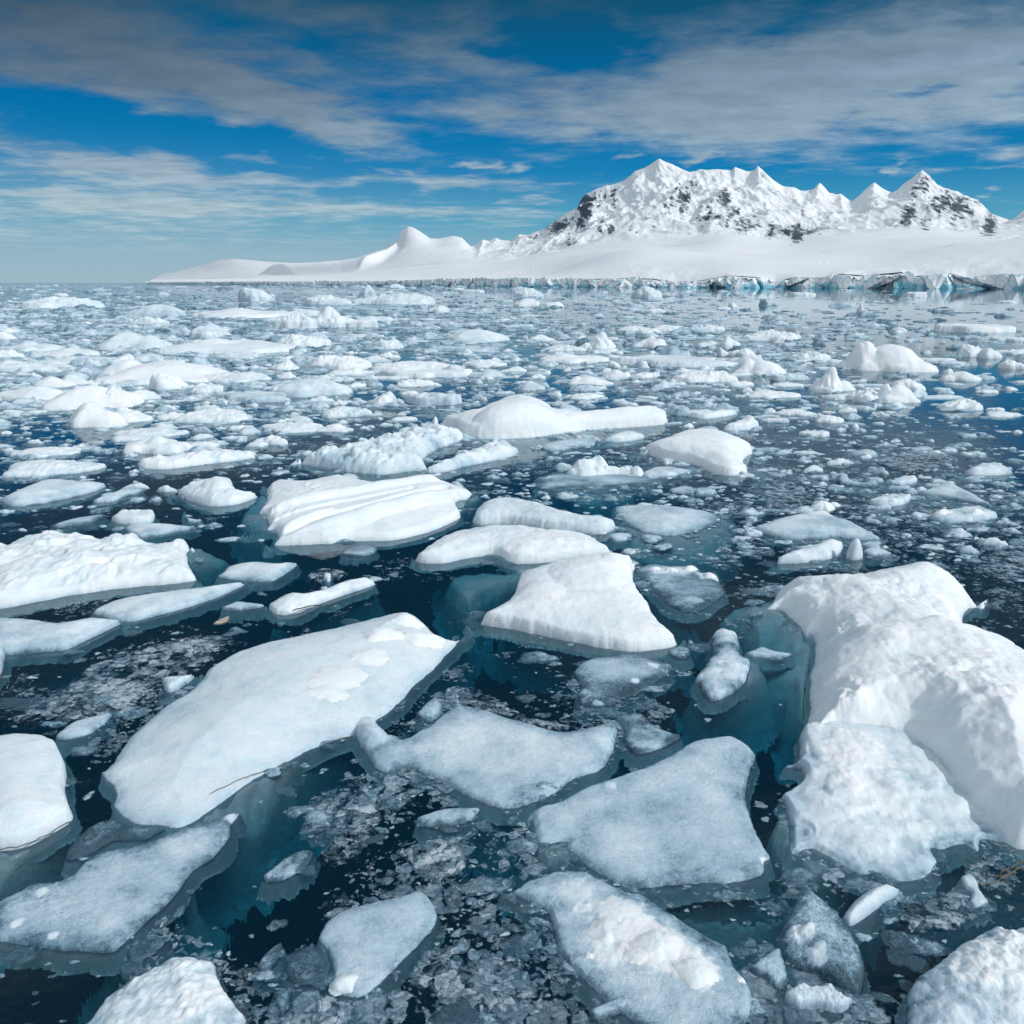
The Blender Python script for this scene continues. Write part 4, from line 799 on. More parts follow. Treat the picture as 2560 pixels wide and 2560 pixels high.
floe('2', [(-45, 1398), (0, 1388), (70, 1350), (160, 1314), (240, 1314), (290, 1320), (340, 1350), (430, 1390), (485, 1402), (560, 1450), (620, 1482), (700, 1530), (762, 1570), (806, 1600), (820, 1640), (880, 1722), (906, 1780), (900, 1850), (860, 1930), (760, 1990), (600, 1985), (490, 1915), (380, 1838), (280, 1742), (180, 1632), (165, 1580), (150, 1505), (130, 1472), (60, 1442), (0, 1412)], 18,
     'grey slab with a heap of white snow on its back, cut by the bottom edge', name='ice_slab', cat='ice slab', mark='the snow-backed slab', cliff=0.6, w=0.35, tone=0.58, tvar=0.14, jag=0.018, rough=0.13, lump=(0.14, 0.2), blue=0.1, maxn=90000, snow=[(400, 1490, 115, .36), (480, 1580, 130, .40), (600, 1640, 120, .36), (700, 1700, 90, .36), (230, 1400, 90, .16), (370, 1620, 80, .3)],
     spots=[(400, 1500, 100, 12), (520, 1600, 130, 12), (680, 1690, 80, 10)], balls=[(365, 1560, 70, 12), (560, 1600, 90, 14), (690, 1700, 70, 12), (470, 1640, 46, 9), (865, 1735, 18, 7), (290, 1645, 18, 6)])
floe('2', [(1490, 1860), (1508, 1745), (1550, 1672), (1640, 1602), (1720, 1542), (1790, 1512), (1830, 1490), (1880, 1512), (1932, 1500), (2040, 1560), (2150, 1750), (2050, 2000), (1800, 2060), (1540, 2020), (1488, 1940)], 60,
     'rough snow-crusted hump rising out of the bottom corner', name='ice_block', cat='ice block', mark='the snow-crusted corner hump', cliff=0.35, w=0.7, tone=0.66, tvar=0.3, jag=0.02, rough=0.13, lump=(0.12, 0.16), snow=[(1790, 1640, 190, .3), (1900, 1560, 90, .2)])
floe('2', [(985, 1592), (1010, 1540), (1052, 1478), (1100, 1394), (1150, 1415), (1195, 1440), (1270, 1530), (1310, 1610), (1332, 1700), (1310, 1792), (1262, 1782), (1180, 1732), (1080, 1692), (1020, 1642)], 30,
     'pointed glassy blue-grey block with a rough white patch in its middle', name='ice_block', cat='ice block', mark='the pointed glassy block', cliff=0.2, w=0.6, tone=0.34, tvar=0.12, jag=0.014, rough=0.06, lump=(0.06, 0.4), blue=0.3, crag=(.8, .5), bars=[(1105, 1410, 1200, 1650, 70, 14)], snow=[(1090, 1560, 48, .5), (1150, 1640, 40, .45)], lift=0.4)
floe('2', [(1252, 1490), (1290, 1422), (1350, 1372), (1410, 1352), (1455, 1375), (1458, 1410), (1400, 1452), (1330, 1502), (1280, 1532), (1258, 1520)], 30, 'smooth white oval piece like a seed, beside the pointed glassy block', name='ice_chunk', cat='ice chunk', mark='the white oval', cliff=0.2, w=0.95, tone=0.74, jag=0.008, rough=0.04, lump=(0.04, .5), tvar=0.04)
floe('2', [(890, 1690), (930, 1652), (1000, 1610), (1022, 1650), (1040, 1742), (1000, 1772), (960, 1735), (925, 1722)], 16, 'small granular grey shard touching the pointed glassy block', name='ice_chunk', cat='ice chunk', tone=0.52, jag=0.03, rough=0.14)
floe('2', [(1028, 1792), (1080, 1746), (1140, 1752), (1200, 1740), (1240, 1780), (1285, 1810), (1240, 1860), (1150, 1842), (1060, 1842)], 24, 'small ribbed white lump below the pointed glassy block', name='ice_chunk', cat='ice chunk', tone=0.68, jag=0.03, crag=(0.35, .2), rough=0.1)
floe('2', [(1380, 1472), (1440, 1440), (1510, 1408), (1600, 1398), (1690, 1402), (1760, 1450), (1742, 1520), (1640, 1555), (1560, 1566), (1470, 1550), (1400, 1520)], 8, 'faint granular sheet awash between the white oval and the picture edge', name='ice_sheet', cat='ice sheet', mat=SHEET, tone=0.50, lift=0.3, tvar=0.25, lump=(.3, .3))
floe('2', [(1695, 1345), (1720, 1330), (1745, 1345), (1770, 1402), (1798, 1440), (1775, 1455), (1745, 1464), (1725, 1445), (1735, 1410), (1705, 1385)], 10, 'ragged white scrap of ice next to the brown seaweed', name='ice_chunk', cat='ice chunk', tone=0.82, jag=0.05, rough=0.15)
floe('2', [(1700, 1335), (1740, 1290), (1820, 1270), (1932, 1262), (2040, 1300), (2040, 1400), (1932, 1420), (1830, 1400), (1760, 1390)], 6, 'teal glassy sheet awash under the brown seaweed', name='ice_sheet', cat='ice sheet', mat=SHEET, tone=0.32, lift=0.3, tvar=0.2)
for s, lb in (([(1690, 1270), (1700, 1295), (1760, 1330), (1800, 1365), (1840, 1355), (1880, 1325), (1932, 1300), (1990, 1280)], 'brown seaweed strand drifting by the ragged white scrap, longer and farther one'), ([(1770, 1400), (1830, 1380), (1880, 1345), (1950, 1310)], 'brown seaweed strand drifting by the ragged white scrap, shorter and nearer one')):
    strand(s, 6, '2', 'seaweed', label=lb, cat='seaweed', group='seaweed strands', z=0.05)
floe('2', [(232, 575), (270, 530), (330, 505), (420, 500), (520, 512), (605, 548), (560, 600), (480, 650), (400, 680), (330, 702), (255, 690), (255, 625)], 12, 'oval frosted sheet below the tall wedge, with two small flakes on it', name='ice_sheet', cat='ice sheet', mark='the oval frosted sheet', mat=ICE, cliff=0.5, w=0.5, tone=0.44, tvar=0.15, jag=0.015, rough=0.1, snow=[(535, 548, 26, .4), (465, 605, 22, .45), (320, 685, 24, .35), (265, 645, 24, .2)])
floe('2', [(695, 592), (750, 520), (752, 470), (762, 418), (800, 402), (850, 430), (862, 500), (900, 530), (882, 600), (842, 652), (750, 682), (715, 640)], 22, 'rough crumbly grey-white column of ice left of the biggest mass', name='ice_chunk', cat='ice chunk', mark='the crumbly column', tone=0.58, tvar=0.3, crag=(0.2, .2), jag=0.04, rough=0.14, spots=[(790, 560, 80, 8)], foot=[([(690, 600), (900, 540), (980, 620), (880, 720), (740, 740)], 0.1, 0.6)])
floe('2', [(388, 742), (480, 724), (520, 750), (560, 782), (637, 812), (600, 845), (560, 862), (470, 886), (425, 840), (420, 790)], 12, 'thin folded grey piece between the tailed slab and the broad blue-grey slab', name='ice_chunk', cat='ice chunk', tone=0.46, tvar=0.2, jag=0.03, w=.4)
floe('2', [(588, 492), (635, 470), (672, 488), (662, 520), (612, 522)], 8, 'small round glassy disc at the tip of the tall wedge', name='ice_chunk', cat='ice chunk', tone=0.36, w=0.8, jag=0.01, rough=0.04)
floe('2', [(880, 502), (940, 475), (985, 488), (1062, 505), (1000, 520), (910, 516)], 12, 'thin white blade of ice in the teal water left of the biggest mass', name='ice_chunk', cat='ice chunk', tone=0.66, w=.6, jag=.012)
floe('2', [(465, 185), (530, 160), (600, 168), (690, 164), (722, 190), (772, 190), (782, 230), (806, 270), (760, 312), (690, 350), (610, 332), (560, 290), (500, 232)], 12, 'translucent grey plate with a row of white crumbs along its far edge', name='ice_slab', cat='ice slab', mark='the crumb-edged plate', tone=0.42, tvar=0.15, jag=0.022, w=.4, snow=[(560, 190, 50, .3), (650, 190, 60, .3), (740, 210, 50, .4), (690, 300, 40, .15)], balls=[(600, 190, 26, 12), (670, 185, 28, 14), (745, 212, 26, 14), (540, 185, 20, 9)], foot=[([(465, 190), (560, 250), (610, 335), (690, 355), (640, 380), (560, 330), (470, 260)], 0.1, 0.5)])
floe('2', [(980, 152), (1000, 132), (1040, 114), (1130, 84), (1180, 64), (1230, 70), (1250, 96), (1230, 132), (1180, 152), (1100, 162), (1010, 166)], 36, 'white angular chunk floating just beyond the biggest snow-white mass', name='ice_chunk', cat='ice chunk', tone=0.8, cliff=.4, w=.6, jag=.02, crag=(.2, .4), mark='the angular chunk beyond the biggest mass')
floe('2', [(1243, 132), (1275, 118), (1318, 122), (1325, 142), (1285, 152)], 26, 'small pointed white spike beside the angular chunk beyond the biggest mass', name='ice_chunk', cat='ice chunk', tone=0.76, spots=[(1298, 118, 34, 48)], cliff=.3, w=.9, jag=.01)
floe('2', [(1326, 112), (1370, 96), (1410, 108), (1437, 130), (1390, 140), (1335, 136)], 14, 'low frosted bump beyond the biggest mass, right of the pointed spike', name='ice_chunk', cat='ice chunk', tone=0.55, w=.7)
# bottom row, left
floe('1', [(290, 1610), (350, 1545), (400, 1475), (470, 1420), (560, 1370), (650, 1322), (690, 1318), (740, 1325), (800, 1345), (808, 1375), (822, 1410), (870, 1480), (912, 1540), (930, 1590), (900, 1680), (700, 1760), (400, 1740), (300, 1680)], 46,
     'crusty white hump rising from the bottom edge left of the centre', name='ice_block', cat='ice block', mark='the crusty bottom hump', cliff=.4, w=.6, tone=0.68, tvar=0.25, jag=0.024, rough=0.13, lump=(0.12, .16), snow=[(760, 1470, 110, .25), (700, 1360, 70, .22), (560, 1400, 60, .15)])
floe('1', [(1208, 1262), (1240, 1200), (1300, 1160), (1400, 1135), (1500, 1112), (1590, 1095), (1630, 1140), (1650, 1200), (1615, 1260), (1560, 1320), (1500, 1380), (1430, 1450), (1360, 1500), (1290, 1492), (1250, 1470), (1262, 1400), (1240, 1330), (1212, 1290)], 11,
     'pale granular white piece shaped like an arrowhead among grey slush', name='ice_slab', cat='ice slab', mark='the white arrowhead piece', cliff=.5, w=.45, tone=0.68, tvar=0.1, jag=0.024, rough=0.12, balls=[(1295, 1445, 46, 12)])
floe('1', [(990, 1040), (1040, 1000), (1090, 958), (1150, 938), (1182, 950), (1160, 1000), (1110, 1035), (1060, 1060), (1010, 1062)], 9, 'small speckled grey piece in black water below the foot of the largest floe', name='ice_chunk', cat='ice chunk', tone=0.46, tvar=.25, jag=.04)
floe('1', [(1140, 860), (1160, 760), (1240, 700), (1330, 660), (1400, 690), (1440, 780), (1430, 860), (1360, 960), (1260, 1010), (1200, 960), (1165, 900)], 5, 'dark mottled sheet awash between the largest floe and the tailed slab', name='ice_sheet', cat='ice sheet', mat=SHEET, tone=0.44, tvar=.3, lift=.3, lump=(.3, .3), mark='the dark mottled sheet', snow=[(1215, 815, 45, .25)])
floe('1', [(1145, 830), (1165, 800), (1210, 785), (1248, 800), (1250, 830), (1215, 855), (1170, 850)], 8, 'round frosted grey disc on the dark mottled sheet', name='ice_chunk', cat='ice chunk', tone=0.42, tvar=.2, w=.6)
floe('1', [(1520, 960), (1560, 920), (1640, 900), (1740, 890), (1790, 920), (1780, 980), (1720, 1040), (1640, 1060), (1570, 1020)], 7, 'blurred grey sheet with a white crescent on it, above the arrowhead piece', name='ice_sheet', cat='ice sheet', mat=SHEET, tone=0.50, tvar=.2, lift=.3, snow=[(1640, 965, 50, .5), (1710, 955, 50, .5)], mark='the crescent-marked sheet')
floe('1', [(1580, 1330), (1700, 1300), (1850, 1330), (1932, 1300), (2050, 1340), (2040, 1480), (1932, 1560), (1760, 1590), (1640, 1520), (1560, 1440)], 4, 'wide dark slush sheet at the bottom edge between arrowhead and snow-backed slab', name='ice_sheet', cat='ice sheet', mat=SHEET, tone=0.36, tvar=.3, lift=.3)
floe('1', [(1040, 1600), (1120, 1530), (1230, 1490), (1330, 1510), (1420, 1560), (1460, 1610), (1400, 1680), (1150, 1690)], 9, 'frosted grey pad cut by the bottom edge under the arrowhead piece', name='ice_sheet', cat='ice sheet', mat=SHEET, tone=0.58, tvar=.2, lift=.3)
floe('1', [(970, 1385), (1000, 1330), (1060, 1290), (1055, 1340), (1020, 1390), (985, 1405)], 8, 'slim blue-grey sliver left of the arrowhead piece', name='ice_chunk', cat='ice chunk', tone=0.34)
floe('1', [(1030, 1490), (1055, 1470), (1095, 1475), (1085, 1530), (1065, 1572), (1048, 1540)], 8, 'small tooth-shaped grey shard above the frosted bottom pad', name='ice_chunk', cat='ice chunk', tone=0.48)
floe('1', [(480, 1322), (540, 1285), (630, 1270), (610, 1310), (560, 1345), (500, 1366)], 5, 'small dark blue sliver awash off the tip of the long grey slab', name='ice_chunk', cat='ice chunk', tone=0.18)
floe('1', [(1075, 1400), (1100, 1340), (1170, 1300), (1230, 1330), (1245, 1390), (1200, 1440), (1120, 1450)], 5, 'dim submerged lump touching the arrowhead piece on its left', name='ice_chunk', cat='ice chunk', tone=0.22)
floe('F', [(1115, 1905), (1160, 1880), (1200, 1872), (1210, 1885), (1170, 1912), (1125, 1925)], 8, 'small curled grey sliver at the bottom edge beside the snow-backed slab', name='ice_chunk', cat='ice chunk', tone=0.5)
# ------------------------------------------------------------------ middle distance, traced
floe('3', [(985, 158), (1010, 145), (1050, 130), (1150, 134), (1270, 114), (1320, 120), (1450, 145), (1600, 130), (1680, 135), (1750, 160), (1782, 190), (1762, 222), (1722, 235), (1736, 290), (1660, 332), (1590, 356), (1470, 381), (1340, 382), (1240, 392), (1130, 398), (1020, 396), (1008, 378), (1050, 345), (1000, 340), (925, 356), (914, 332), (955, 308), (1000, 300), (1005, 280), (920, 272), (975, 240), (1000, 220), (1008, 185)], 46,
     'long white floe built of two parallel bars, lying slantwise in open black water', mark='the double-barred white floe', cliff=.4, w=.5, tone=0.93, tvar=.08, jag=.016, rough=.05, lump=(.07, .22), blue=.6, maxn=90000, bars=[(1050, 372, 1740, 185, 66, 30), (1000, 250, 1620, 142, 50, 22), (1000, 322, 1250, 270, 34, 14), (1030, 335, 1680, 168, 26, -20), (1010, 285, 1560, 178, 18, -12)], rug=[(1150, 180, 150, 12), (1050, 260, 100, 14)],
     foot=[([(915, 260), (1000, 220), (1050, 330), (1010, 390), (930, 370), (900, 300)], .05, .6), ([(1000, 385), (1250, 385), (1260, 410), (1130, 440), (1020, 425)], .08, .6), ([(1720, 235), (1800, 200), (1850, 250), (1740, 320)], .1, .8)])
floe('3', [(-120, 400), (-60, 370), (0, 380), (60, 352), (150, 335), (260, 330), (380, 352), (440, 348), (520, 332), (530, 365), (600, 366), (690, 355), (716, 380), (736, 402), (705, 430), (740, 490), (756, 520), (700, 540), (500, 556), (300, 582), (120, 616), (0, 636), (-120, 640), (-160, 520)], 50,
     'broad white heap of jumbled ice running out of the picture beside open water', mark='the jumbled white heap at the picture edge', cliff=.4, w=.5, tone=0.88, tvar=.1, jag=.02, rough=.08, crag=(.55, .17), lump=(.2, .3), maxn=90000, spots=[(220, 465, 170, 30), (470, 370, 80, 26), (100, 540, 130, 6)],
     foot=[([(680, 430), (760, 430), (890, 450), (830, 500), (760, 520), (690, 500)], .04, .5)])
floe('3', [(348, 632), (430, 592), (520, 575), (600, 562), (760, 542), (905, 524), (932, 538), (850, 582), (740, 622), (600, 662), (480, 688), (380, 662), (352, 650)], 26, 'long slim spindle of pale ice in front of the jumbled heap', mark='the slim pale spindle', cliff=.35, w=.7, tone=.72, jag=.012, rough=.05, lump=(.08, .3))
floe('3', [(-100, 700), (-60, 660), (0, 652), (120, 660), (230, 672), (340, 654), (440, 660), (482, 678), (400, 722), (320, 760), (250, 792), (180, 800), (100, 806), (0, 812), (-80, 800)], 34, 'low grey-white wing of ice at the picture edge below the slim spindle', mark='the grey-white wing', cliff=.35, w=.6, tone=.62, tvar=.1, jag=.012, rough=.05, lump=(.1, .3), foot=[([(100, 800), (260, 790), (400, 725), (380, 770), (260, 815), (120, 825)], .06, .5)])
floe('3', [(-60, 800), (-20, 782), (15, 790), (12, 850), (-5, 890), (-60, 900)], 30, 'tip of a white piece just entering at the picture edge under the grey-white wing', name='ice_chunk', cat='ice chunk', tone=.72)
floe('3', [(815, 512), (840, 485), (870, 460), (960, 445), (1040, 451), (1098, 448), (1123, 468), (1060, 517), (1000, 536), (880, 526)], 22, 'low smooth lens of pale ice right of the jumbled heap', mark='the pale lens', cliff=.2, w=.9, tone=.66, jag=.008, rough=.03, lump=(.05, .4), foot=[([(810, 505), (900, 520), (1060, 515), (1020, 545), (900, 548)], .04, .4)])
floe('3', [(1014, 622), (1050, 580), (1100, 562), (1160, 562), (1210, 552), (1262, 530), (1340, 510), (1392, 508), (1418, 540), (1372, 562), (1280, 592), (1200, 622), (1110, 657), (1040, 657)], 34, 'bean-shaped white piece on a blue submerged foot, with an ochre line at its base', name='ice_block', cat='ice block', mark='the bean-shaped white piece', cliff=.35, w=.8, tone=.86, jag=.015, rough=.08, lump=(.12, .25),
     foot=[([(1030, 650), (1110, 655), (1280, 595), (1412, 560), (1428, 600), (1300, 652), (1170, 688), (1080, 684)], .05, .6)], stains=[([(1105, 645), (1150, 632), (1215, 622)], 8)])
floe('3', [(1158, 512), (1180, 495), (1230, 484), (1310, 500), (1290, 525), (1245, 535), (1200, 545), (1168, 535)], 7, 'small mottled glassy sheet tucked behind the bean-shaped piece', name='ice_sheet', cat='ice sheet', mat=SHEET, tone=.5, lift=.3)
floe('3', [(1222, 530), (1225, 505), (1240, 500), (1250, 515), (1245, 535)], 16, 'tiny white shard standing behind the bean-shaped piece', name='ice_chunk', cat='ice chunk', tone=.75)
floe('3', [(2, 228), (30, 190), (80, 168), (130, 150), (220, 138), (330, 146), (422, 152), (380, 186), (280, 216), (150, 242), (50, 252)], 30, 'smooth grey-white oval floe near the picture edge above the jumbled heap', mark='the smooth grey-white oval', cliff=.3, w=.6, tone=.70, tvar=.06, jag=.01, rough=.04, lump=(.06, .4), foot=[([(0, 235), (150, 240), (300, 212), (280, 240), (150, 270), (30, 268)], .06, .5)])
floe('3', [(638, 188), (670, 170), (700, 156), (780, 138), (862, 130), (885, 170), (950, 180), (1022, 168), (990, 206), (900, 242), (800, 251), (720, 232), (660, 202)], 40, 'white cocked-hat floe with a crest, left of the double-barred floe', mark='the crested cocked-hat floe', cliff=.3, w=.6, tone=.82, tvar=.08, jag=.015, rough=.07, spots=[(830, 165, 70, 26)], crag=(.2, .25), foot=[([(720, 232), (900, 242), (990, 205), (960, 245), (820, 262)], .04, .4)])
floe('3', [(404, 297), (430, 280), (460, 265), (570, 262), (582, 292), (560, 316), (450, 316)], 24, 'small rough white cap behind a flat grey wedge', name='ice_chunk', cat='ice chunk', tone=.8, jag=.03, crag=(.25, .3))
floe('3', [(470, 335), (490, 318), (560, 310), (660, 315), (747, 331), (640, 352), (540, 367), (490, 355)], 12, 'flat grey wedge of ice in front of the small rough white cap', name='ice_chunk', cat='ice chunk', tone=.62)
floe('3', [(836, 632), (870, 615), (900, 605), (985, 615), (1005, 625), (960, 637), (880, 645)], 11, 'thin pale lens left of the bean-shaped piece', name='ice_chunk', cat='ice chunk', tone=.62, w=.7)
floe('3', [(345, 235), (370, 215), (440, 190), (490, 168), (540, 185), (530, 200), (470, 215), (420, 235)], 12, 'broken grey patch of brash between the smooth oval and the cocked-hat floe', name='ice_chunk', cat='ice chunk', tone=.6, jag=.05, crag=(.4, .2))
floe('3', [(695, 262), (705, 285), (740, 298), (805, 290), (810, 298), (750, 308), (705, 305)], 9, 'small thin hook of ice in the black water before the cocked-hat floe', name='ice_chunk', cat='ice chunk', tone=.6)
floe('3', [(185, 325), (250, 300), (330, 285), (400, 280), (360, 305), (290, 325), (210, 335)], 8, 'low grey streak of ice above the jumbled heap', name='ice_chunk', cat='ice chunk', tone=.5)
floe('3', [(1290, 420), (1340, 400), (1400, 392), (1420, 420), (1360, 440), (1300, 436)], 7, 'dull grey cake of ice off the near side of the double-barred floe', name='ice_chunk', cat='ice chunk', tone=.42)
floe('3', [(806, 690), (830, 675), (862, 664), (860, 680), (835, 692)], 2, 'small tan flake floating alone in black water', name='kelp_flake', cat='kelp flake', dmax=.02, mat=KELP, tone=.5)
# right of the middle
floe('4', [(455, 338), (480, 310), (560, 287), (640, 271), (720, 266), (762, 258), (830, 278), (930, 308), (950, 325), (916, 350), (872, 366), (930, 382), (925, 402), (890, 426), (830, 437), (760, 427), (690, 397), (600, 381), (520, 361)], 60,
     'bright white wing-shaped floe with a smooth undercut side', mark='the bright wing-shaped floe', cliff=.45, w=.5, tone=.96, tvar=.05, jag=.012, rough=.04, lump=(.08, .3), tilt=(0, .3), spots=[(740, 290, 140, 12), (860, 400, 70, 6)], foot=[([(870, 432), (950, 390), (1045, 457), (930, 460)], .02, .4), ([(500, 355), (700, 400), (830, 438), (700, 425), (560, 385)], .1, .6)])
floe('F', [(815, 792), (860, 785), (900, 775), (930, 762), (950, 755), (985, 752), (1030, 760), (1060, 780), (1100, 783), (1200, 775), (1237, 769), (1259, 785), (1255, 800), (1200, 806), (1100, 813), (1000, 826), (900, 828), (850, 812), (820, 800)], 34,
     'long white bar with a rounded hump at one end and turquoise water under it', mark='the long humped bar', cliff=.5, w=.5, tone=.94, tvar=.06, jag=.014, rough=.05, lump=(.12, .25), lift=.45, spots=[(975, 780, 75, 22), (1235, 785, 30, 8)], foot=[([(820, 800), (1000, 820), (1110, 812), (1110, 830), (1000, 842), (880, 842)], .02, .35)])
floe('F', [(560, 858), (590, 845), (620, 840), (700, 822), (780, 802), (850, 800), (882, 815), (870, 832), (800, 860), (820, 880), (760, 892), (700, 896), (620, 886), (565, 872)], 26, 'wide bluish raft of frozen brash beside the long humped bar', mark='the bluish brash raft', cliff=.4, w=.5, tone=.74, tvar=.15, jag=.025, rough=.1, crag=(.5, .12), lump=(.2, .3), blue=.7)
floe('F', [(790, 885), (850, 858), (900, 842), (950, 828), (976, 845), (970, 860), (900, 876), (830, 892)], 18, 'tapering pale floe under the turquoise gap of the long humped bar', cliff=.4, w=.5, tone=.76, tvar=.12, jag=.02, crag=(.35, .2), blue=.6)
floe('3', [(520, 92), (530, 68), (620, 56), (655, 32), (690, 45), (800, 31), (930, 35), (1000, 45), (1080, 24), (1180, 15), (1100, 45), (1000, 62), (900, 77), (780, 92), (640, 109), (540, 108)], 30, 'narrow knobbly white bar in front of the bluish brash raft', mark='the knobbly white bar', cliff=.4, w=.6, tone=.86, jag=.02, crag=(.4, .2), lump=(.2, .3))
floe('4', [(203, 412), (225, 395), (260, 385), (330, 388), (400, 400), (460, 395), (497, 412), (490, 440), (400, 437), (280, 446), (210, 437)], 34, 'cluster of upright white ice knobs on a glassy plate', name='ice_block', cat='ice block', mark='the knobbed cluster', cliff=.3, w=.6, tone=.86, crag=(.5, .2), jag=.02, spots=[(270, 395, 45, 24), (330, 390, 38, 34), (400, 405, 50, 12), (465, 405, 30, 18)])
floe('4', [(80, 458), (130, 435), (200, 425), (360, 430), (500, 440), (542, 460), (500, 485), (420, 480), (330, 505), (240, 490), (170, 505), (110, 495)], 8, 'glassy plate spread under the knobbed cluster', name='ice_slab', cat='ice slab', tone=.36, tvar=.2, w=.4, blue=.6, lift=.3, foot=[([(90, 460), (300, 470), (540, 460), (480, 520), (350, 560), (220, 560), (130, 510)], .05, .5)])
floe('4', [(902, 627), (940, 608), (1000, 590), (1080, 570), (1180, 560), (1230, 585), (1285, 600), (1392, 660), (1385, 682), (1300, 680), (1200, 672), (1080, 682), (960, 662)], 26, 'grey pointed slab carrying a white snow knob', name='ice_slab', cat='ice slab', mark='the knob-carrying grey slab', cliff=.4, w=.45, tone=.60, tvar=.12, jag=.02, rough=.09, snow=[(1160, 570, 70, .25)], balls=[(1170, 560, 50, 30), (1215, 550, 26, 16)])
floe('4', [(1500, 497), (1550, 480), (1600, 462), (1650, 450), (1720, 480), (1780, 512), (1835, 545), (1760, 547), (1640, 522)], 22, 'pale triangular sail-like floe with a tiny orange fleck', cliff=.25, w=.8, tone=.64, jag=.012, rough=.05, mark='the triangular pale floe')
floe('4', [(1560, 590), (1600, 572), (1640, 560), (1720, 548), (1780, 552), (1832, 590), (1740, 612), (1620, 614)], 20, 'frosted twin-lobed piece in front of the triangular pale floe', name='ice_chunk', cat='ice chunk', tone=.62, crag=(.3, .3), balls=[(1610, 595, 40, 12), (1750, 575, 24, 12)])
floe('4', [(1336, 527), (1380, 515), (1420, 508), (1490, 504), (1505, 522), (1480, 545), (1420, 552), (1360, 547)], 18, 'string of small white lumps between the grey slab and the triangular floe', name='ice_chunk', cat='ice chunk', tone=.68, crag=(.5, .25))
floe('4', [(1688, 418), (1740, 396), (1800, 384), (1850, 390), (1897, 427), (1800, 437), (1720, 433)], 24, 'low oval white floe with a rough rim near the picture edge', cliff=.35, w=.5, tone=.74, crag=(.2, .2), mark='the rough-rimmed oval')
floe('4', [(1084, 418), (1100, 402), (1120, 394), (1150, 391), (1192, 415), (1145, 427), (1100, 427)], 22, 'small smooth white dome alone in dark water', name='ice_chunk', cat='ice chunk', mark='the lone small dome', cliff=.2, w=.9, tone=.70, jag=.008, rough=.03)
floe('4', [(1355, 382), (1420, 362), (1500, 350), (1620, 340), (1692, 380), (1640, 405), (1600, 422), (1480, 432), (1400, 405)], 9, 'wide faint frosted pan lying flush with the water', name='ice_sheet', cat='ice sheet', mat=SHEET, tone=.62, tvar=.15, lift=.3, mark='the wide frosted pan')
floe('4', [(1398, 462), (1440, 446), (1480, 435), (1525, 440), (1522, 465), (1455, 474)], 12, 'small crumbly white piece before the wide frosted pan', name='ice_chunk', cat='ice chunk', tone=.68, crag=(.5, .25))
floe('4', [(1222, 460), (1225, 440), (1262, 430), (1282, 455), (1340, 460), (1385, 462), (1365, 482), (1250, 474)], 14, 'half-sunk dark piece with two white horns', name='ice_chunk', cat='ice chunk', tone=.48, spots=[(1245, 445, 26, 16), (1360, 460, 24, 14)])
floe('4', [(498, 422), (530, 402), (600, 398), (682, 420), (600, 441), (510, 447)], 16, 'flat pale tongue of ice under the bright wing-shaped floe', name='ice_chunk', cat='ice chunk', tone=.66, w=.6)
floe('4', [(100, 326), (150, 305), (210, 294), (322, 288), (322, 305), (300, 326), (180, 342), (120, 340)], 12, 'flat grey shield of ice in front of the long humped bar', name='ice_chunk', cat='ice chunk', tone=.58, w=.5)
floe('4', [(328, 306), (370, 280), (420, 265), (480, 270), (513, 283), (480, 301), (400, 311)], 22, 'arched white piece between the long humped bar and the wing-shaped floe', name='ice_chunk', cat='ice chunk', tone=.74, w=.7)
floe('4', [(634, 200), (660, 190), (700, 186), (760, 190), (820, 186), (872, 192), (840, 207), (740, 222), (670, 216)], 18, 'raised-rim white tray of ice with a cone in it', name='ice_chunk', cat='ice chunk', tone=.8, spots=[(745, 185, 22, 22)], crag=(.3, .25), mark='the raised-rim tray')
floe('4', [(768, 255), (830, 236), (900, 225), (936, 252), (870, 267), (800, 268)], 24, 'small peaked white piece behind the wing-shaped floe', name='ice_chunk', cat='ice chunk', tone=.78, crag=(.5, .25), spots=[(895, 230, 30, 14)])
floe('4', [(590, 488), (630, 474), (680, 474), (706, 498), (660, 512), (610, 508)], 9, 'dull grey lens between the glassy plate and the grey slab', name='ice_chunk', cat='ice chunk', tone=.42, w=.8)
floe('4', [(365, 660), (400, 648), (450, 655), (440, 678), (385, 682)], 10, 'small smooth pebble of ice at the end of the pale flat-topped floe', name='ice_chunk', cat='ice chunk', tone=.66, w=.9)
floe('4', [(880, 470), (960, 455), (1060, 462), (1130, 500), (1140, 540), (1050, 560), (960, 550), (900, 510)], 6, 'broken slushy sheet below the foot of the wing-shaped floe', name='ice_sheet', cat='ice sheet', mat=SHEET, tone=.46, tvar=.35, lift=.3, lump=(.5, .2))
floe('4', [(1780, 760), (1860, 690), (1960, 660), (1990, 760), (1932, 840), (1820, 830)], 6, 'mottled slushy sheet at the picture edge beyond the biggest mass', name='ice_sheet', cat='ice sheet', mat=SHEET, tone=.44, tvar=.35, lift=.3, lump=(.5, .2))

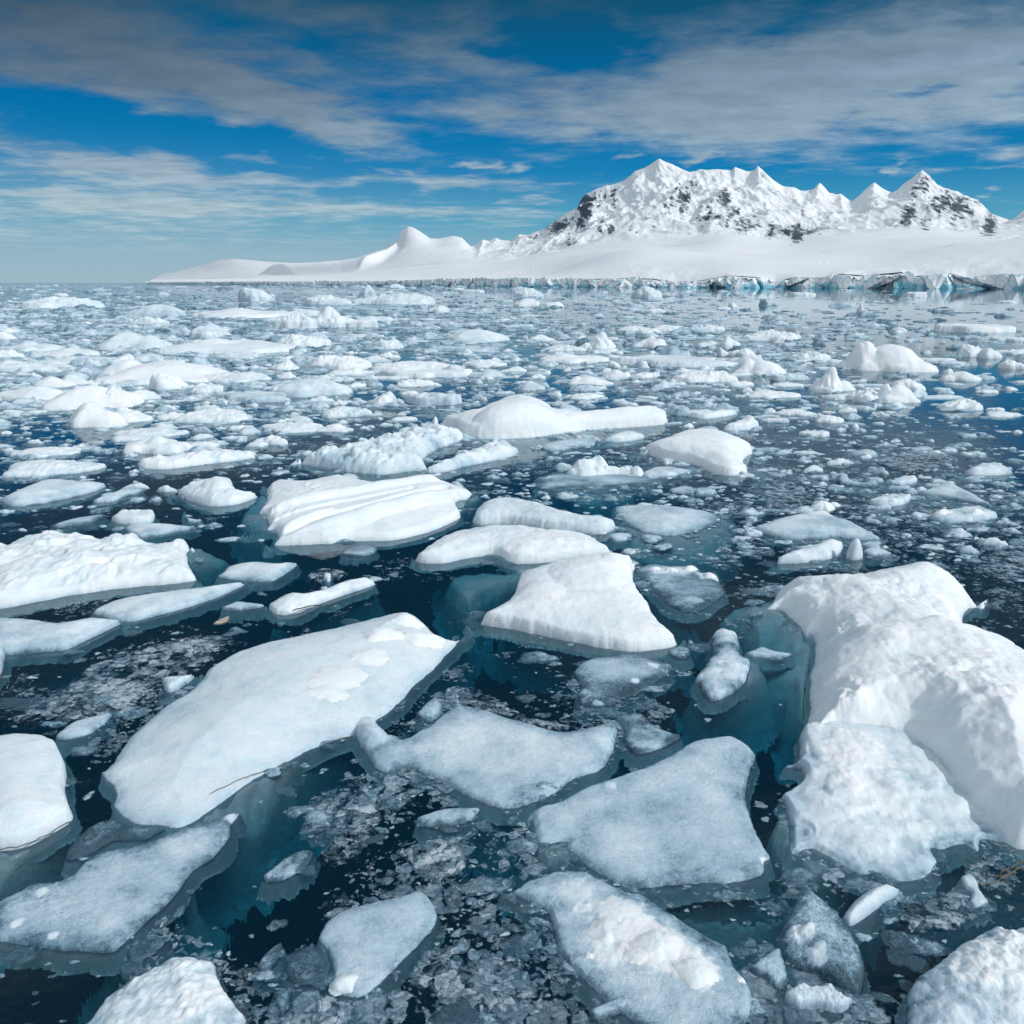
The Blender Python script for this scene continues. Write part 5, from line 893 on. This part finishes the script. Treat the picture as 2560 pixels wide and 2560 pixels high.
# ------------------------------------------------------------------ farther pieces: a place on the water, width, height and habit
def blob(cr, cx, yb, wd, ht, style, label, mark=None, name='ice_floe', cat='ice floe', tone=0.9, blue=0.15, depth=0.5):
    x, y = C[cr](cx, yb); y = max(y, HOR + 3.0); m, th = mpp(x, y); k = C[cr].k
    W = wd / k * m; Ht = ht / k * m / math.cos(th)
    rs = random.Random(int(cx * 7 + yb * 13 + wd)); n = 22
    flat = math.sin(th)
    Dp = min(0.75 * W, 0.72 * ht / k * m / max(flat, 0.02)) if style != 'flat' else min(0.6 * W, 0.75 * ht / k * m / max(flat, .02))
    Dp = max(Dp, 0.16 * W)
    H = max(Ht - 0.72 * Dp * flat, 0.30 * Ht) * (0.86 if style in ('crag', 'dome', 'bar', 'wedge') else 1.0)
    pos = unproj(x, y); ph = [rs.uniform(0, 6.28) for _ in range(5)]
    poly = []
    for i in range(n):
        a = 2 * math.pi * i / n
        r = 1 + 0.13 * math.sin(2 * a + ph[0]) + 0.10 * math.sin(3 * a + ph[1]) + 0.07 * math.sin(5 * a + ph[2]) + 0.05 * math.sin(7 * a + ph[3])
        poly.append((math.cos(a) * r * W / 2, math.sin(a) * r * Dp / 2))
    poly = catmull(poly, 3); yaw = rs.uniform(-0.10, 0.10)
    poly = poly @ np.array([[math.cos(yaw), math.sin(yaw)], [-math.sin(yaw), math.cos(yaw)]])
    poly[:, 0] *= W / (poly[:, 0].max() - poly[:, 0].min()); poly += (pos[0], pos[1] - poly[:, 1].min())
    X0, Y0 = poly.mean(0); U = lambda a, b: (X0 + a * W / 2, Y0 + b * Dp / 2)
    kw = dict(cliff=.4, w=.6, tilt=(rs.uniform(-.3, .3), .2), jag=.03, lump=(.18, .3), rough=.07, tone=tone * (0.93 if y < 900 else 1), tvar=.12, blue=blue)
    if style == 'dome': kw.update(cliff=.28, w=.95, lump=(.10, .45), rough=.03, jag=.02); kw['spots'] = [(*U(rs.uniform(-.25, .25), 0.1), W * .3, H * .25)]; H *= 0.85
    if style == 'bar': kw.update(cliff=.5, w=.6, lump=(.16, .25)); kw['spots'] = [(*U(rs.uniform(-.7, .7), 0), W * .16, H * .4)]; H *= .8
    if style == 'crag': kw.update(w=.7, cliff=.45, crag=(.28, .15), rough=.14, lump=(.22, .16)); kw['spots'] = [(*U(rs.uniform(-.45, .45), 0.1), W * .30, H * .16), (*U(rs.uniform(-.6, .6), 0.1), W * .22, H * .12)]; H *= .72
    if style == 'spike': kw.update(cliff=.3, w=.8, crag=(.4, .25)); c = rs.uniform(-.3, .3); kw['spots'] = [(*U(c, .1), W * .24, H * .42), (*U(c + .12, .1), W * .16, H * .15)]; H *= .5
    if style == 'flat': kw.update(cliff=.7, w=.3, lump=(.2, .3), rough=.1)
    if style == 'wedge': s = rs.choice((-1, 1)); kw.update(cliff=.3, w=.6, tilt=(s * .9, .3), crag=(.18, .3)); H *= .85
    if style == 'hump2': kw.update(cliff=.3, w=.8, lump=(.12, .4)); kw['spots'] = [(*U(-.62, .1), W * .15, H * .6), (*U(.05, .1), W * .34, H * .5), (*U(.7, 0), W * .16, H * .1)]; H *= .5
    if 'crag' in kw: kw['crag'] = (kw['crag'][0] * min(1, Dp / (2.4 * H)), kw['crag'][1])
    kw['rough'] = kw['rough'] * min(1, Dp / (2 * H))
    g = m * 2.5 * 0.9; gy = max(Dp / 60, g / max(flat, 0.2) ** .7)
    V, F, tn, bl, ed = relief(poly, H, max(g, W / 150), min(gy, Dp / 24), skirt=4, dmax=0.12 + 0.1 * H, maxn=14000, **kw)
    o3 = np.array([*poly.mean(0), 0])
    o = link(name, mesh(name, V - o3, F, {'tone': tn, 'blue': bl, 'edge': ed}), ICE, loc=o3, label=label, cat=cat, group=GROUP)
    if mark: MARKS.append((x, y, mark))
    return o
L = [  # crop, x, waterline y, width, height, habit, label, mark, tone, blue
    ('5', 820, 312, 480, 62, 'bar', 'longest smooth white bar of the far field, its top gently dipped', 'the dipped smooth bar', .92, .3),
    ('5', 1125, 287, 195, 58, 'crag', 'white rise of ice touching the end of the dipped smooth bar', None, .9, .2),
    ('5', 455, 295, 270, 66, 'dome', 'smooth pale blue whaleback left of the dipped smooth bar', 'the pale blue whaleback', .84, .8),
    ('5', 575, 292, 60, 34, 'dome', 'little white knob at the end of the pale blue whaleback', None, .88, .2),
    ('5', 195, 325, 235, 36, 'bar', 'slim white roll of ice near the picture edge, below the whaleback', 'the slim white roll', .9, .1),
    ('5', 60, 308, 200, 40, 'bar', 'greyish low bank of ice behind the slim white roll at the picture edge', None, .8, .2),
    ('5', 250, 356, 290, 36, 'crag', 'flat grey bank with a white lump, under the slim white roll', None, .76, .1),
    ('5', 450, 345, 75, 34, 'wedge', 'tilted white flake standing on the flat grey bank', None, .86, .1),
    ('5', 40, 380, 210, 38, 'crag', 'rough low bank at the picture edge beside the twin-humped floe', None, .78, .1),
    ('5', 520, 428, 540, 90, 'hump2', 'great white twin-humped floe with a round knob at one end', 'the twin-humped floe', .93, .3),
    ('5', 850, 420, 260, 46, 'crag', 'low broken tail of ice running on from the twin-humped floe', None, .8, .1),
    ('5', 610, 446, 130, 62, 'wedge', 'angular forked chunk in front of the twin-humped floe', None, .9, .1),
    ('5', 165, 440, 150, 42, 'dome', 'small white cushion left of the twin-humped floe', None, .88, .1),
    ('5', 70, 492, 240, 58, 'dome', 'flat white cushion at the picture edge below the twin-humped floe', None, .92, .1),
    ('5', 280, 525, 320, 96, 'dome', 'big white dome with a crag on its shoulder, near the picture edge', 'the big crag-shouldered dome', .93, .1),
    ('5', 395, 512, 110, 80, 'crag', 'craggy shoulder piece leaning on the big white dome', None, .9, .1),
    ('5', 335, 588, 210, 96, 'dome', 'steep white block standing in front of the big crag-shouldered dome', 'the steep white block', .95, .1),
    ('5', 465, 570, 150, 50, 'wedge', 'white ramp trailing from the steep white block', None, .9, .1),
    ('5', 1148, 476, 285, 84, 'dome', 'frosted translucent dome with blue water beyond', 'the frosted translucent dome', .72, .6),
    ('5', 765, 460, 130, 38, 'crag', 'small rough white mound left of the frosted translucent dome', None, .8, .1),
    ('5', 1435, 510, 110, 58, 'wedge', 'pointed pale chunk standing alone in bright blue water', 'the pointed pale chunk', .82, .2),
    ('5', 1262, 372, 255, 66, 'crag', 'ragged white crag with several tops, above the frosted dome', 'the ragged many-topped crag', .88, .1),
    ('5', 1300, 392, 140, 32, 'bar', 'low white roll just in front of the ragged many-topped crag', None, .84, .1),
    ('5', 1555, 382, 330, 54, 'crag', 'wide white floe with a hummocky top, right of the ragged crag', 'the hummocky white floe', .88, .1),
    ('5', 1620, 402, 280, 34, 'flat', 'flat white skirt of ice before the hummocky white floe', None, .84, .1),
    ('5', 1830, 362, 175, 34, 'crag', 'low knobbly row right of the hummocky white floe', None, .84, .1),
    ('5', 1630, 506, 215, 48, 'flat', 'flat frosted patch right of the pointed pale chunk', None, .68, .2),
    ('5', 1290, 553, 185, 52, 'crag', 'grey-white lump between the pointed pale chunk and the knobbly bar', None, .76, .1),
    ('5', 780, 572, 270, 62, 'crag', 'spread of white lumps right of the steep white block', None, .82, .1),
    ('5', 950, 496, 230, 36, 'flat', 'long flat grey floe under the frosted translucent dome', None, .66, .1),
    ('5', 1080, 610, 240, 44, 'crag', 'white hummocky strip before the knobbly white bar, its left half', None, .86, .1),
    ('5', 1250, 606, 150, 36, 'spike', 'white strip with a small point, right of the hummocky strip', None, .86, .1),
    ('5', 500, 640, 260, 50, 'crag', 'low white shelf behind the rounded shelf near the picture edge', None, .82, .1),
    ('5', 560, 690, 240, 70, 'bar', 'rounded white shelf above the knobbly white bar', 'the rounded white shelf', .88, .1),
    ('5', 730, 672, 150, 34, 'crag', 'row of white lumps on the right of the rounded white shelf', None, .84, .1),
    ('5', 1030, 655, 90, 46, 'crag', 'blocky white lump behind the knobbly white bar', None, .84, .1),
    ('5', 115, 706, 220, 42, 'crag', 'low white bank near the picture edge above the smooth oval', None, .82, .1),
    ('5', 120, 776, 320, 68, 'crag', 'broken white bank at the picture edge just above the smooth oval', None, .78, .1),
    ('5', 1240, 210, 210, 78, 'spike', 'pyramid-topped white growler with a turquoise hollow', 'the pyramid growler', .92, .9),
    ('5', 1100, 214, 170, 66, 'crag', 'craggy white neighbour left of the pyramid growler', None, .88, .2),
    ('5', 1350, 210, 130, 26, 'flat', 'low white shelf right of the pyramid growler', None, .9, .1),
    ('5', 860, 176, 380, 38, 'bar', 'long white bank beyond the pyramid growler', 'the long far bank', .92, .1),
    ('5', 1140, 168, 170, 30, 'crag', 'rough pale bank behind the pyramid growler', None, .84, .1),
    ('5', 565, 168, 210, 46, 'dome', 'turquoise-tinted low mound left of the long far bank', 'the turquoise mound', .74, 1.0),
    ('5', 770, 252, 150, 44, 'wedge', 'grey triangular floe between whaleback and pyramid growler', None, .74, .1),
    ('5', 1480, 122, 330, 48, 'crag', 'wide pale blue iceberg with ragged top in the far field', 'the wide pale iceberg', .80, .9),
    ('5', 1385, 92, 62, 44, 'dome', 'rounded mushroom knob of ice by the wide pale iceberg', None, .72, .9),
    ('5', 1220, 124, 190, 40, 'crag', 'pale ice pile left of the wide pale iceberg', None, .8, .6),
    ('5', 955, 112, 130, 52, 'wedge', 'tilted translucent block in the far field, above the long far bank', 'the tilted translucent block', .74, .6),
    ('5', 170, 138, 240, 46, 'crag', 'broad white bank far off near the picture edge', 'the broad far bank', .84, .2),
    ('5', 350, 78, 90, 16, 'dome', 'small turquoise hump far off under the horizon', None, .5, 1.0),
    ('5', 1800, 266, 250, 56, 'dome', 'pale rounded floe at mid-distance right of the pyramid growler', 'the pale rounded floe', .80, .5),
    ('5', 1755, 304, 230, 24, 'flat', 'thin flat pan in front of the pale rounded floe', None, .66, .2),
    ('5', 1060, 374, 112, 42, 'spike', 'small spiky white piece left of the ragged many-topped crag', None, .8, .1),
    ('5', 1460, 292, 112, 46, 'crag', 'small white crag above the hummocky white floe', None, .86, .1),
    ('5', 1655, 152, 84, 28, 'dome', 'small white hump far off right of the pyramid growler', None, .86, .1),
    ('5', 645, 560, 120, 32, 'bar', 'small white cushion between the steep white block and the white lumps', None, .84, .1),
    ('5', 1120, 570, 110, 26, 'crag', 'small white ridge above the hummocky strip', None, .78, .1),
    ('5', 870, 330, 180, 26, 'crag', 'broken white strip below the dipped smooth bar', None, .78, .1),
    ('5', 640, 356, 90, 28, 'crag', 'small rough piece just above the twin-humped floe', None, .8, .1),
    ('5', 700, 376, 120, 24, 'crag', 'small white lumps behind the tail of the twin-humped floe', None, .8, .1),
    ('5', 1490, 60, 60, 16, 'crag', 'small pale pile far off under the glacier wall', None, .8, .5),
    ('6', 1480, 380, 310, 102, 'hump2', 'big bulky white lump with blue water beside it', 'the big bulky lump', .95, .1),
    ('6', 1330, 365, 150, 28, 'flat', 'low white tail left of the big bulky lump', None, .88, .1),
    ('6', 1375, 322, 80, 18, 'bar', 'small low roll behind the tail of the big bulky lump', None, .8, .1),
    ('6', 645, 362, 430, 42, 'flat', 'long smooth grey-white pan right of the white-headed bar', 'the long smooth pan', .78, .3),
    ('6', 230, 346, 270, 42, 'bar', 'white-headed bar at the end of the long smooth pan', None, .92, .1),
    ('6', 965, 390, 190, 56, 'hump2', 'white saddle-shaped floe right of the long smooth pan', 'the white saddle-shaped floe', .92, .1),
    ('6', 740, 418, 245, 54, 'crag', 'white floe with a small cone, below the long smooth pan', 'the cone-topped white floe', .92, .1),
    ('6', 680, 388, 120, 26, 'bar', 'low roll of ice directly behind the cone-topped white floe', None, .86, .1),
    ('6', 525, 286, 130, 40, 'wedge', 'white boat-shaped piece beyond the long smooth pan', None, .92, .1),
    ('6', 335, 300, 150, 72, 'spike', 'white spire with a sharp tip beyond the white-headed bar', 'the white spire', .92, .1),
    ('6', 195, 300, 170, 30, 'crag', 'low white ledge left of the white spire', None, .86, .1),
    ('6', 350, 306, 120, 14, 'flat', 'thin flat strip in front of the white spire', None, .86, .1),
    ('6', 830, 288, 82, 44, 'dome', 'round white boulder of ice beyond the saddle-shaped floe', 'the round white boulder', .92, .1),
    ('6', 760, 286, 120, 26, 'bar', 'grey-white shelf left of the round white boulder', None, .8, .1),
    ('6', 1010, 262, 220, 46, 'crag', 'long white hummock behind the round white boulder', 'the long white hummock', .9, .1),
    ('6', 800, 318, 46, 32, 'wedge', 'small white cube-like chunk below the round white boulder', None, .88, .1),
    ('6', 882, 322, 92, 38, 'crag', 'small heap of white lumps below the round white boulder', None, .84, .1),
    ('6', 295, 428, 175, 36, 'hump2', 'low white pillow in blue water left of the cone-topped floe', 'the low white pillow', .9, .1),
    ('6', 1000, 478, 205, 36, 'crag', 'flat-bottomed white ridge under the saddle-shaped floe', None, .92, .1),
    ('6', 1225, 460, 155, 88, 'spike', 'tall white shark-fin chunk in the right half', 'the tall shark-fin chunk', .92, .1),
    ('6', 1355, 492, 120, 52, 'crag', 'low craggy block right of the tall shark-fin chunk', None, .9, .1),
    ('6', 1480, 497, 155, 68, 'hump2', 'two-humped crag below the big bulky lump', 'the two-humped crag', .9, .1),
    ('6', 1510, 452, 110, 52, 'crag', 'rough knob behind the two-humped crag', None, .88, .1),
    ('6', 1720, 414, 125, 38, 'dome', 'small white dome in deep blue water near the picture edge', None, .9, .1),
    ('6', 1655, 400, 40, 38, 'crag', 'small upright lump right of the big bulky lump', None, .88, .1),
    ('6', 1910, 368, 80, 34, 'crag', 'white lump cut by the picture edge beside deep blue water', None, .9, .1),
    ('6', 1750, 322, 95, 50, 'crag', 'angular white crag behind the big bulky lump, toward the picture edge', None, .9, .1),
    ('6', 1825, 328, 85, 38, 'dome', 'rounded white hump close to the picture edge beyond the big bulky lump', None, .9, .1),
    ('6', 1810, 230, 290, 28, 'flat', 'long flat white floe with a dark underside at the picture edge', 'the long flat floe with dark underside', .94, .1),
    ('6', 1890, 262, 110, 14, 'flat', 'thin grey floe in front of the flat one with the dark underside', None, .8, .1),
    ('6', 1720, 524, 150, 48, 'crag', 'star-shaped white hummock in deep blue water', None, .86, .1),
    ('6', 1390, 518, 50, 22, 'bar', 'small white bar in blue water below the craggy block', None, .86, .1),
    ('6', 1460, 516, 78, 24, 'dome', 'small smooth grey cushion below the two-humped crag', None, .76, .1),
    ('6', 1085, 545, 145, 32, 'crag', 'frosted low ridge above the bright wing-shaped floe', None, .8, .1),
    ('6', 1208, 572, 105, 36, 'crag', 'white shelf piece in blue water above the lone small dome', None, .86, .1),
    ('6', 1300, 592, 30, 22, 'dome', 'tiny upright pebble of ice right of the white shelf piece', None, .8, .1),
    ('6', 1155, 624, 110, 22, 'flat', 'low flat plate in front of the white shelf piece', None, .78, .1),
    ('6', 65, 95, 115, 40, 'crag', 'far ice pile with turquoise hollows under the glacier wall', 'the turquoise-hollowed pile', .82, 1.0),
    ('6', 60, 130, 105, 32, 'dome', 'white hump in front of the turquoise-hollowed pile', None, .9, .2),
    ('6', 150, 131, 95, 22, 'crag', 'small white ridge right of the turquoise-hollowed pile', None, .88, .1),
    ('6', 515, 96, 112, 44, 'crag', 'pale iceberg with a white tower, far off below the glacier', 'the towered pale iceberg', .84, .9),
    ('6', 975, 126, 72, 28, 'wedge', 'small turquoise berg far off in calm water', 'the small turquoise berg', .62, 1.0),
    ('6', 838, 138, 40, 24, 'dome', 'tiny white hump left of the small turquoise berg', None, .88, .1),
    ('6', 1328, 160, 42, 36, 'spike', 'tiny upright white block in pale reflecting water', None, .84, .1),
    ('6', 1530, 94, 72, 16, 'flat', 'small white floe on the calm water off the glacier', None, .88, .1),
    ('6', 1100, 88, 90, 10, 'flat', 'thin low floe on the calm water, left of the small white one', None, .84, .1),
    ('6', 1655, 152, 84, 11, 'flat', 'thin dark-edged floe lying in the pale reflection', None, .6, .1),
    ('6', 110, 262, 100, 28, 'dome', 'small white hump left of the white spire', None, .88, .1),
    ('6', 545, 154, 75, 20, 'crag', 'small white lump far off in the middle of the brash', None, .88, .1),
    ('6', 480, 232, 165, 32, 'crag', 'low white hummocks far off above the boat-shaped piece', None, .88, .1),
    ('6', 590, 224, 110, 28, 'crag', 'low white hummocks right of those above the boat-shaped piece', None, .88, .1),
    ('6', 510, 402, 110, 28, 'crag', 'small frosted ridge between the low pillow and the cone-topped floe', None, .84, .1),
    ('6', 390, 360, 48, 26, 'wedge', 'small white fin in front of the long smooth pan', None, .84, .1),
    ('6', 1695, 356, 110, 20, 'bar', 'thin grey strip right of the big bulky lump', None, .7, .1),
    ('6', 1880, 550, 130, 24, 'crag', 'thin white crest at the picture edge in deep blue water', None, .86, .1),
    ('6', 280, 484, 140, 30, 'crag', 'frosted low crest beyond the long humped bar', None, .82, .1),
    ('6', 1060, 412, 140, 26, 'flat', 'thin grey pan right of the saddle-shaped floe', None, .7, .1),
    ('6', 1050, 436, 120, 22, 'crag', 'low white streak under the saddle-shaped floe', None, .82, .1),
    ('6', 525, 530, 90, 30, 'crag', 'row of small knobs at the far end of the long humped bar', None, .9, .1),
    ('6', 100, 404, 60, 22, 'crag', 'small white lump in blue water left of the low white pillow', None, .84, .1),
    ('6', 670, 590, 42, 22, 'dome', 'small white egg of ice behind the wing-shaped floe', None, .84, .1),
]
for (cr, cx, yb, wd, ht, style, lab, mk, tn, bl) in L:
    berg = 'iceberg' in lab or 'growler' in lab or 'berg' in lab.split()
    small = wd < 130
    blob(cr, cx, yb, wd, ht, style, lab, mk, name='iceberg' if berg else ('ice_chunk' if small else 'ice_floe'), cat='iceberg' if berg else ('ice chunk' if small else 'ice floe'), tone=tn, blue=bl)

# ------------------------------------------------------------------ more single pieces among them, copied from a set of shapes
RS = random.Random(41)
def proto(style, seed):
    W, Dp, H = 1.0, 0.62, 0.30
    rs = random.Random(seed); ph = [rs.uniform(0, 6.28) for _ in range(4)]; poly = []
    for i in range(20):
        a = 2 * math.pi * i / 20
        r = 1 + 0.16 * math.sin(2 * a + ph[0]) + 0.12 * math.sin(3 * a + ph[1]) + 0.08 * math.sin(5 * a + ph[2])
        poly.append((math.cos(a) * r * W / 2, math.sin(a) * r * Dp / 2))
    poly = catmull(poly, 3)
    kw = dict(cliff=.4, w=.6, jag=.04, lump=(.22, .3), rough=.1, tone=rs.uniform(.76, .92), tvar=.12, blue=.15)
    if style == 'craggy': kw.update(crag=(.6, .24)); H = .22; kw['spots'] = [(rs.uniform(-.2, .2), 0, .26, .08)]
    if style == 'rounded': kw.update(cliff=.3, w=.9, rough=.05); H = .24
    if style == 'flat': kw.update(cliff=.7, w=.3, crag=(.4, .2), tone=rs.uniform(.62, .78)); H = .10
    if style == 'peaked': kw.update(crag=(.5, .25)); H = .16; kw['spots'] = [(rs.uniform(-.2, .2), 0, .3, .16)]
    V, F, tn, bl, ed = relief(poly, H, .022, .022, skirt=3, dmax=.08, maxn=2600, **kw)
    return mesh('ice_piece', V, F, {'tone': tn, 'blue': bl, 'edge': ed})
PROTO = [(s, proto(s, i * 31 + j)) for j, s in enumerate(('craggy', 'rounded', 'flat', 'peaked')) for i in range(7)]
for s, me in PROTO: me.materials.append(ICE)
taken = [(o.location.x, o.location.y, max(o.dimensions.x, o.dimensions.y) * .5) for o in COL.objects if o.get('group') == GROUP]
have = len(taken); WANT = 296 - have
used_labels = {o['label'] for o in COL.objects if o.get('label')}
bpy.context.view_layer.update()
taken = [(o.location.x, o.location.y, max(o.dimensions.x, o.dimensions.y) * .42) for o in COL.objects if o.get('group') == GROUP]
made, tries = 0, 0
SIZE = [(34, 'tiny'), (46, 'small'), (64, 'mid-sized'), (1e9, 'large')]
while made < WANT and tries < 9000:
    tries += 1
    x = RS.uniform(-20, 2580); y = HOR + 14 + (RS.random() ** 0.8) * 560
    if RS.random() > density(np.array([x]), np.array([y]))[0] * 1.4: continue
    wpx = RS.choice((30, 40, 50, 60, 75, 95)) * (0.75 + 0.25 * RS.random()) * (0.8 if y < 800 else 1.0)
    if y > 1150: wpx *= 0.8
    m, th = mpp(x, y); W = wpx * m; p = unproj(x, y)
    if any((p[0] - a) ** 2 + ((p[1] - b) * 0.8) ** 2 < (r + .45 * W) ** 2 for a, b, r in taken): continue
    st, me = RS.choice(PROTO)
    if y > 1050 and RS.random() < .6: st, me = RS.choice([q for q in PROTO if q[0] == 'flat'])
    if y < 800:
        wpx *= 0.75
        if st in ('craggy', 'peaked'): st, me = RS.choice([q for q in PROTO if q[0] in ('flat', 'rounded')])
    near = sorted(MARKS, key=lambda q: ((q[0] - x) / 1.0) ** 2 + ((q[1] - y) * 2.2) ** 2)[:6]
    sz = next(n for lim, n in SIZE if wpx < lim); lab = None
    for mx, my, ph_ in near:
        dx, dy = x - mx, (y - my) * 2.2
        rel = ('left of' if dx < 0 else 'right of') if abs(dx) > abs(dy) else ('beyond' if dy < 0 else 'in front of')
        for cand in (f'{sz} {st} ice piece {rel} {ph_}', f'{sz} {st} white piece a little way {rel} {ph_}'):
            if cand not in used_labels and len(cand.split()) <= 16: lab = cand; break
        if lab: break
    if not lab: continue
    used_labels.add(lab); taken.append((p[0], p[1], .42 * W)); made += 1
    o = bpy.data.objects.new('ice_piece', me); COL.objects.link(o)
    o.location = (p[0], p[1], 0); o.rotation_euler = (RS.uniform(-.05, .05), RS.uniform(-.05, .05), RS.choice((0, math.pi)) + RS.uniform(-.35, .35))
    fz = RS.uniform(.45, .85); o.scale = (W, W * RS.uniform(.7, 1.1), W * fz)
    o['label'] = lab; o['category'] = 'ice chunk'; o['group'] = GROUP; o['kind'] = 'thing'

# ------------------------------------------------------------------ the uncountable brash between them
def brash():
    rg = np.random.RandomState(11); rs = random.Random(5); bank = []
    for k in range(30):                          # ragged little cakes, lumps and plates
        ph = [rs.uniform(0, 6.28) for _ in range(4)]; asp = rs.uniform(.45, .9); poly = []
        for i in range(18):
            a = 2 * math.pi * i / 18; r = 1 + .2 * math.sin(2 * a + ph[0]) + .16 * math.sin(3 * a + ph[1]) + .12 * math.sin(5 * a + ph[2])
            poly.append((math.cos(a) * r * .5, math.sin(a) * r * .5 * asp))
        sty = k % 3
        V, F, tn, bl, ed = relief(np.array(poly), (.05, .11, .16)[sty], .085, .085, cliff=.5, w=.5, jag=.06, lump=(.3, .3), rough=.2, crag=((.4, .3), (.5, .3), (.6, .35))[sty], skirt=2, dmax=.05, maxn=230, spots=() if sty < 2 else [(rs.uniform(-.2, .2), 0, .3, .10)], tone=0.0, tvar=.12)
        bank.append((V, F, tn))
    VV, FF, TT, off = [], [], [], 0
    def add(x, y, wpx, tone, hk=1.0):
        nonlocal off
        m, th = mpp(x, y); W = max(wpx * m, 0.05); p = unproj(x, y)
        v, f, tn = bank[rg.randint(len(bank))]
        a = rg.choice((0, math.pi)) + rg.normal(0, .45); c, s = math.cos(a), math.sin(a)
        q = np.stack([v[:, 0] * c - v[:, 1] * s, v[:, 0] * s + v[:, 1] * c, v[:, 2] * hk], 1) * W
        VV.append(q + (p[0], p[1], 0)); FF.append(f + off); off += len(v); TT.append(tn + tone)
    N = 11500
    xs = rg.uniform(-30, 2590, N * 4); ys = HOR + 5 + rg.beta(1.0, 1.8, N * 4) * 760
    dn = density(xs, ys); keep = rg.uniform(0, 1, N * 4) < dn ** 1.4 * 1.2
    xs, ys = xs[keep][:N], ys[keep][:N]
    for x, y in zip(xs, ys):
        w = float(np.clip(rg.lognormal(3.05, .6), 8, 80)) * (0.40 + 0.60 * min(1, (y - HOR) / 150)) * (1.0 if y < 1050 else 0.7)
        add(x, y, w, rg.uniform(.30, .82) * (0.78 if y < 880 else 1.0), rg.uniform(.6, 1.2) * (0.55 + 0.45 * min(1, (y - HOR) / 200)))
    # crumbs on the near water
    n2 = 9000
    xs = rg.uniform(-20, 2580, n2); ys = rg.uniform(1180, 2580, n2); dn = density(xs, ys)
    cl = fbm(xs / 130, ys / 90, 2.0, 3) * 1.4 + .5
    for x, y, d, c in zip(xs, ys, dn, cl):
        if rg.random_sample() < (d * 1.2) * np.clip(c, 0, 1.2) ** 2:
            add(x, y, float(np.clip(rg.lognormal(2.1, .7), 3, 44)), rg.uniform(.18, .62), .5)
    # clear shards awash in the gaps between the near floes
    n3_ = 900; xs = rg.uniform(-20, 2580, n3_); ys = rg.uniform(1120, 2580, n3_); dn = density(xs, ys)
    for x, y, d_ in zip(xs, ys, dn):
        if rg.random_sample() < .12 + .9 * d_: add(x, y, float(np.clip(rg.lognormal(3.5, .5), 14, 95)), rg.uniform(.10, .46), rg.uniform(.25, .7))
    V = np.concatenate(VV); F = np.concatenate(FF); T = np.concatenate(TT)
    link('brash_ice', mesh('brash_ice', V, F, {'tone': T, 'blue': np.full(len(T), .1), 'edge': np.full(len(T), .8)}), ICE, kind='stuff', label='loose field of small broken brash ice strewn over the sea', cat='brash ice')
    print('BRASH', len(VV), 'pieces', len(V), 'verts; singles', have, '+', made)
brash()
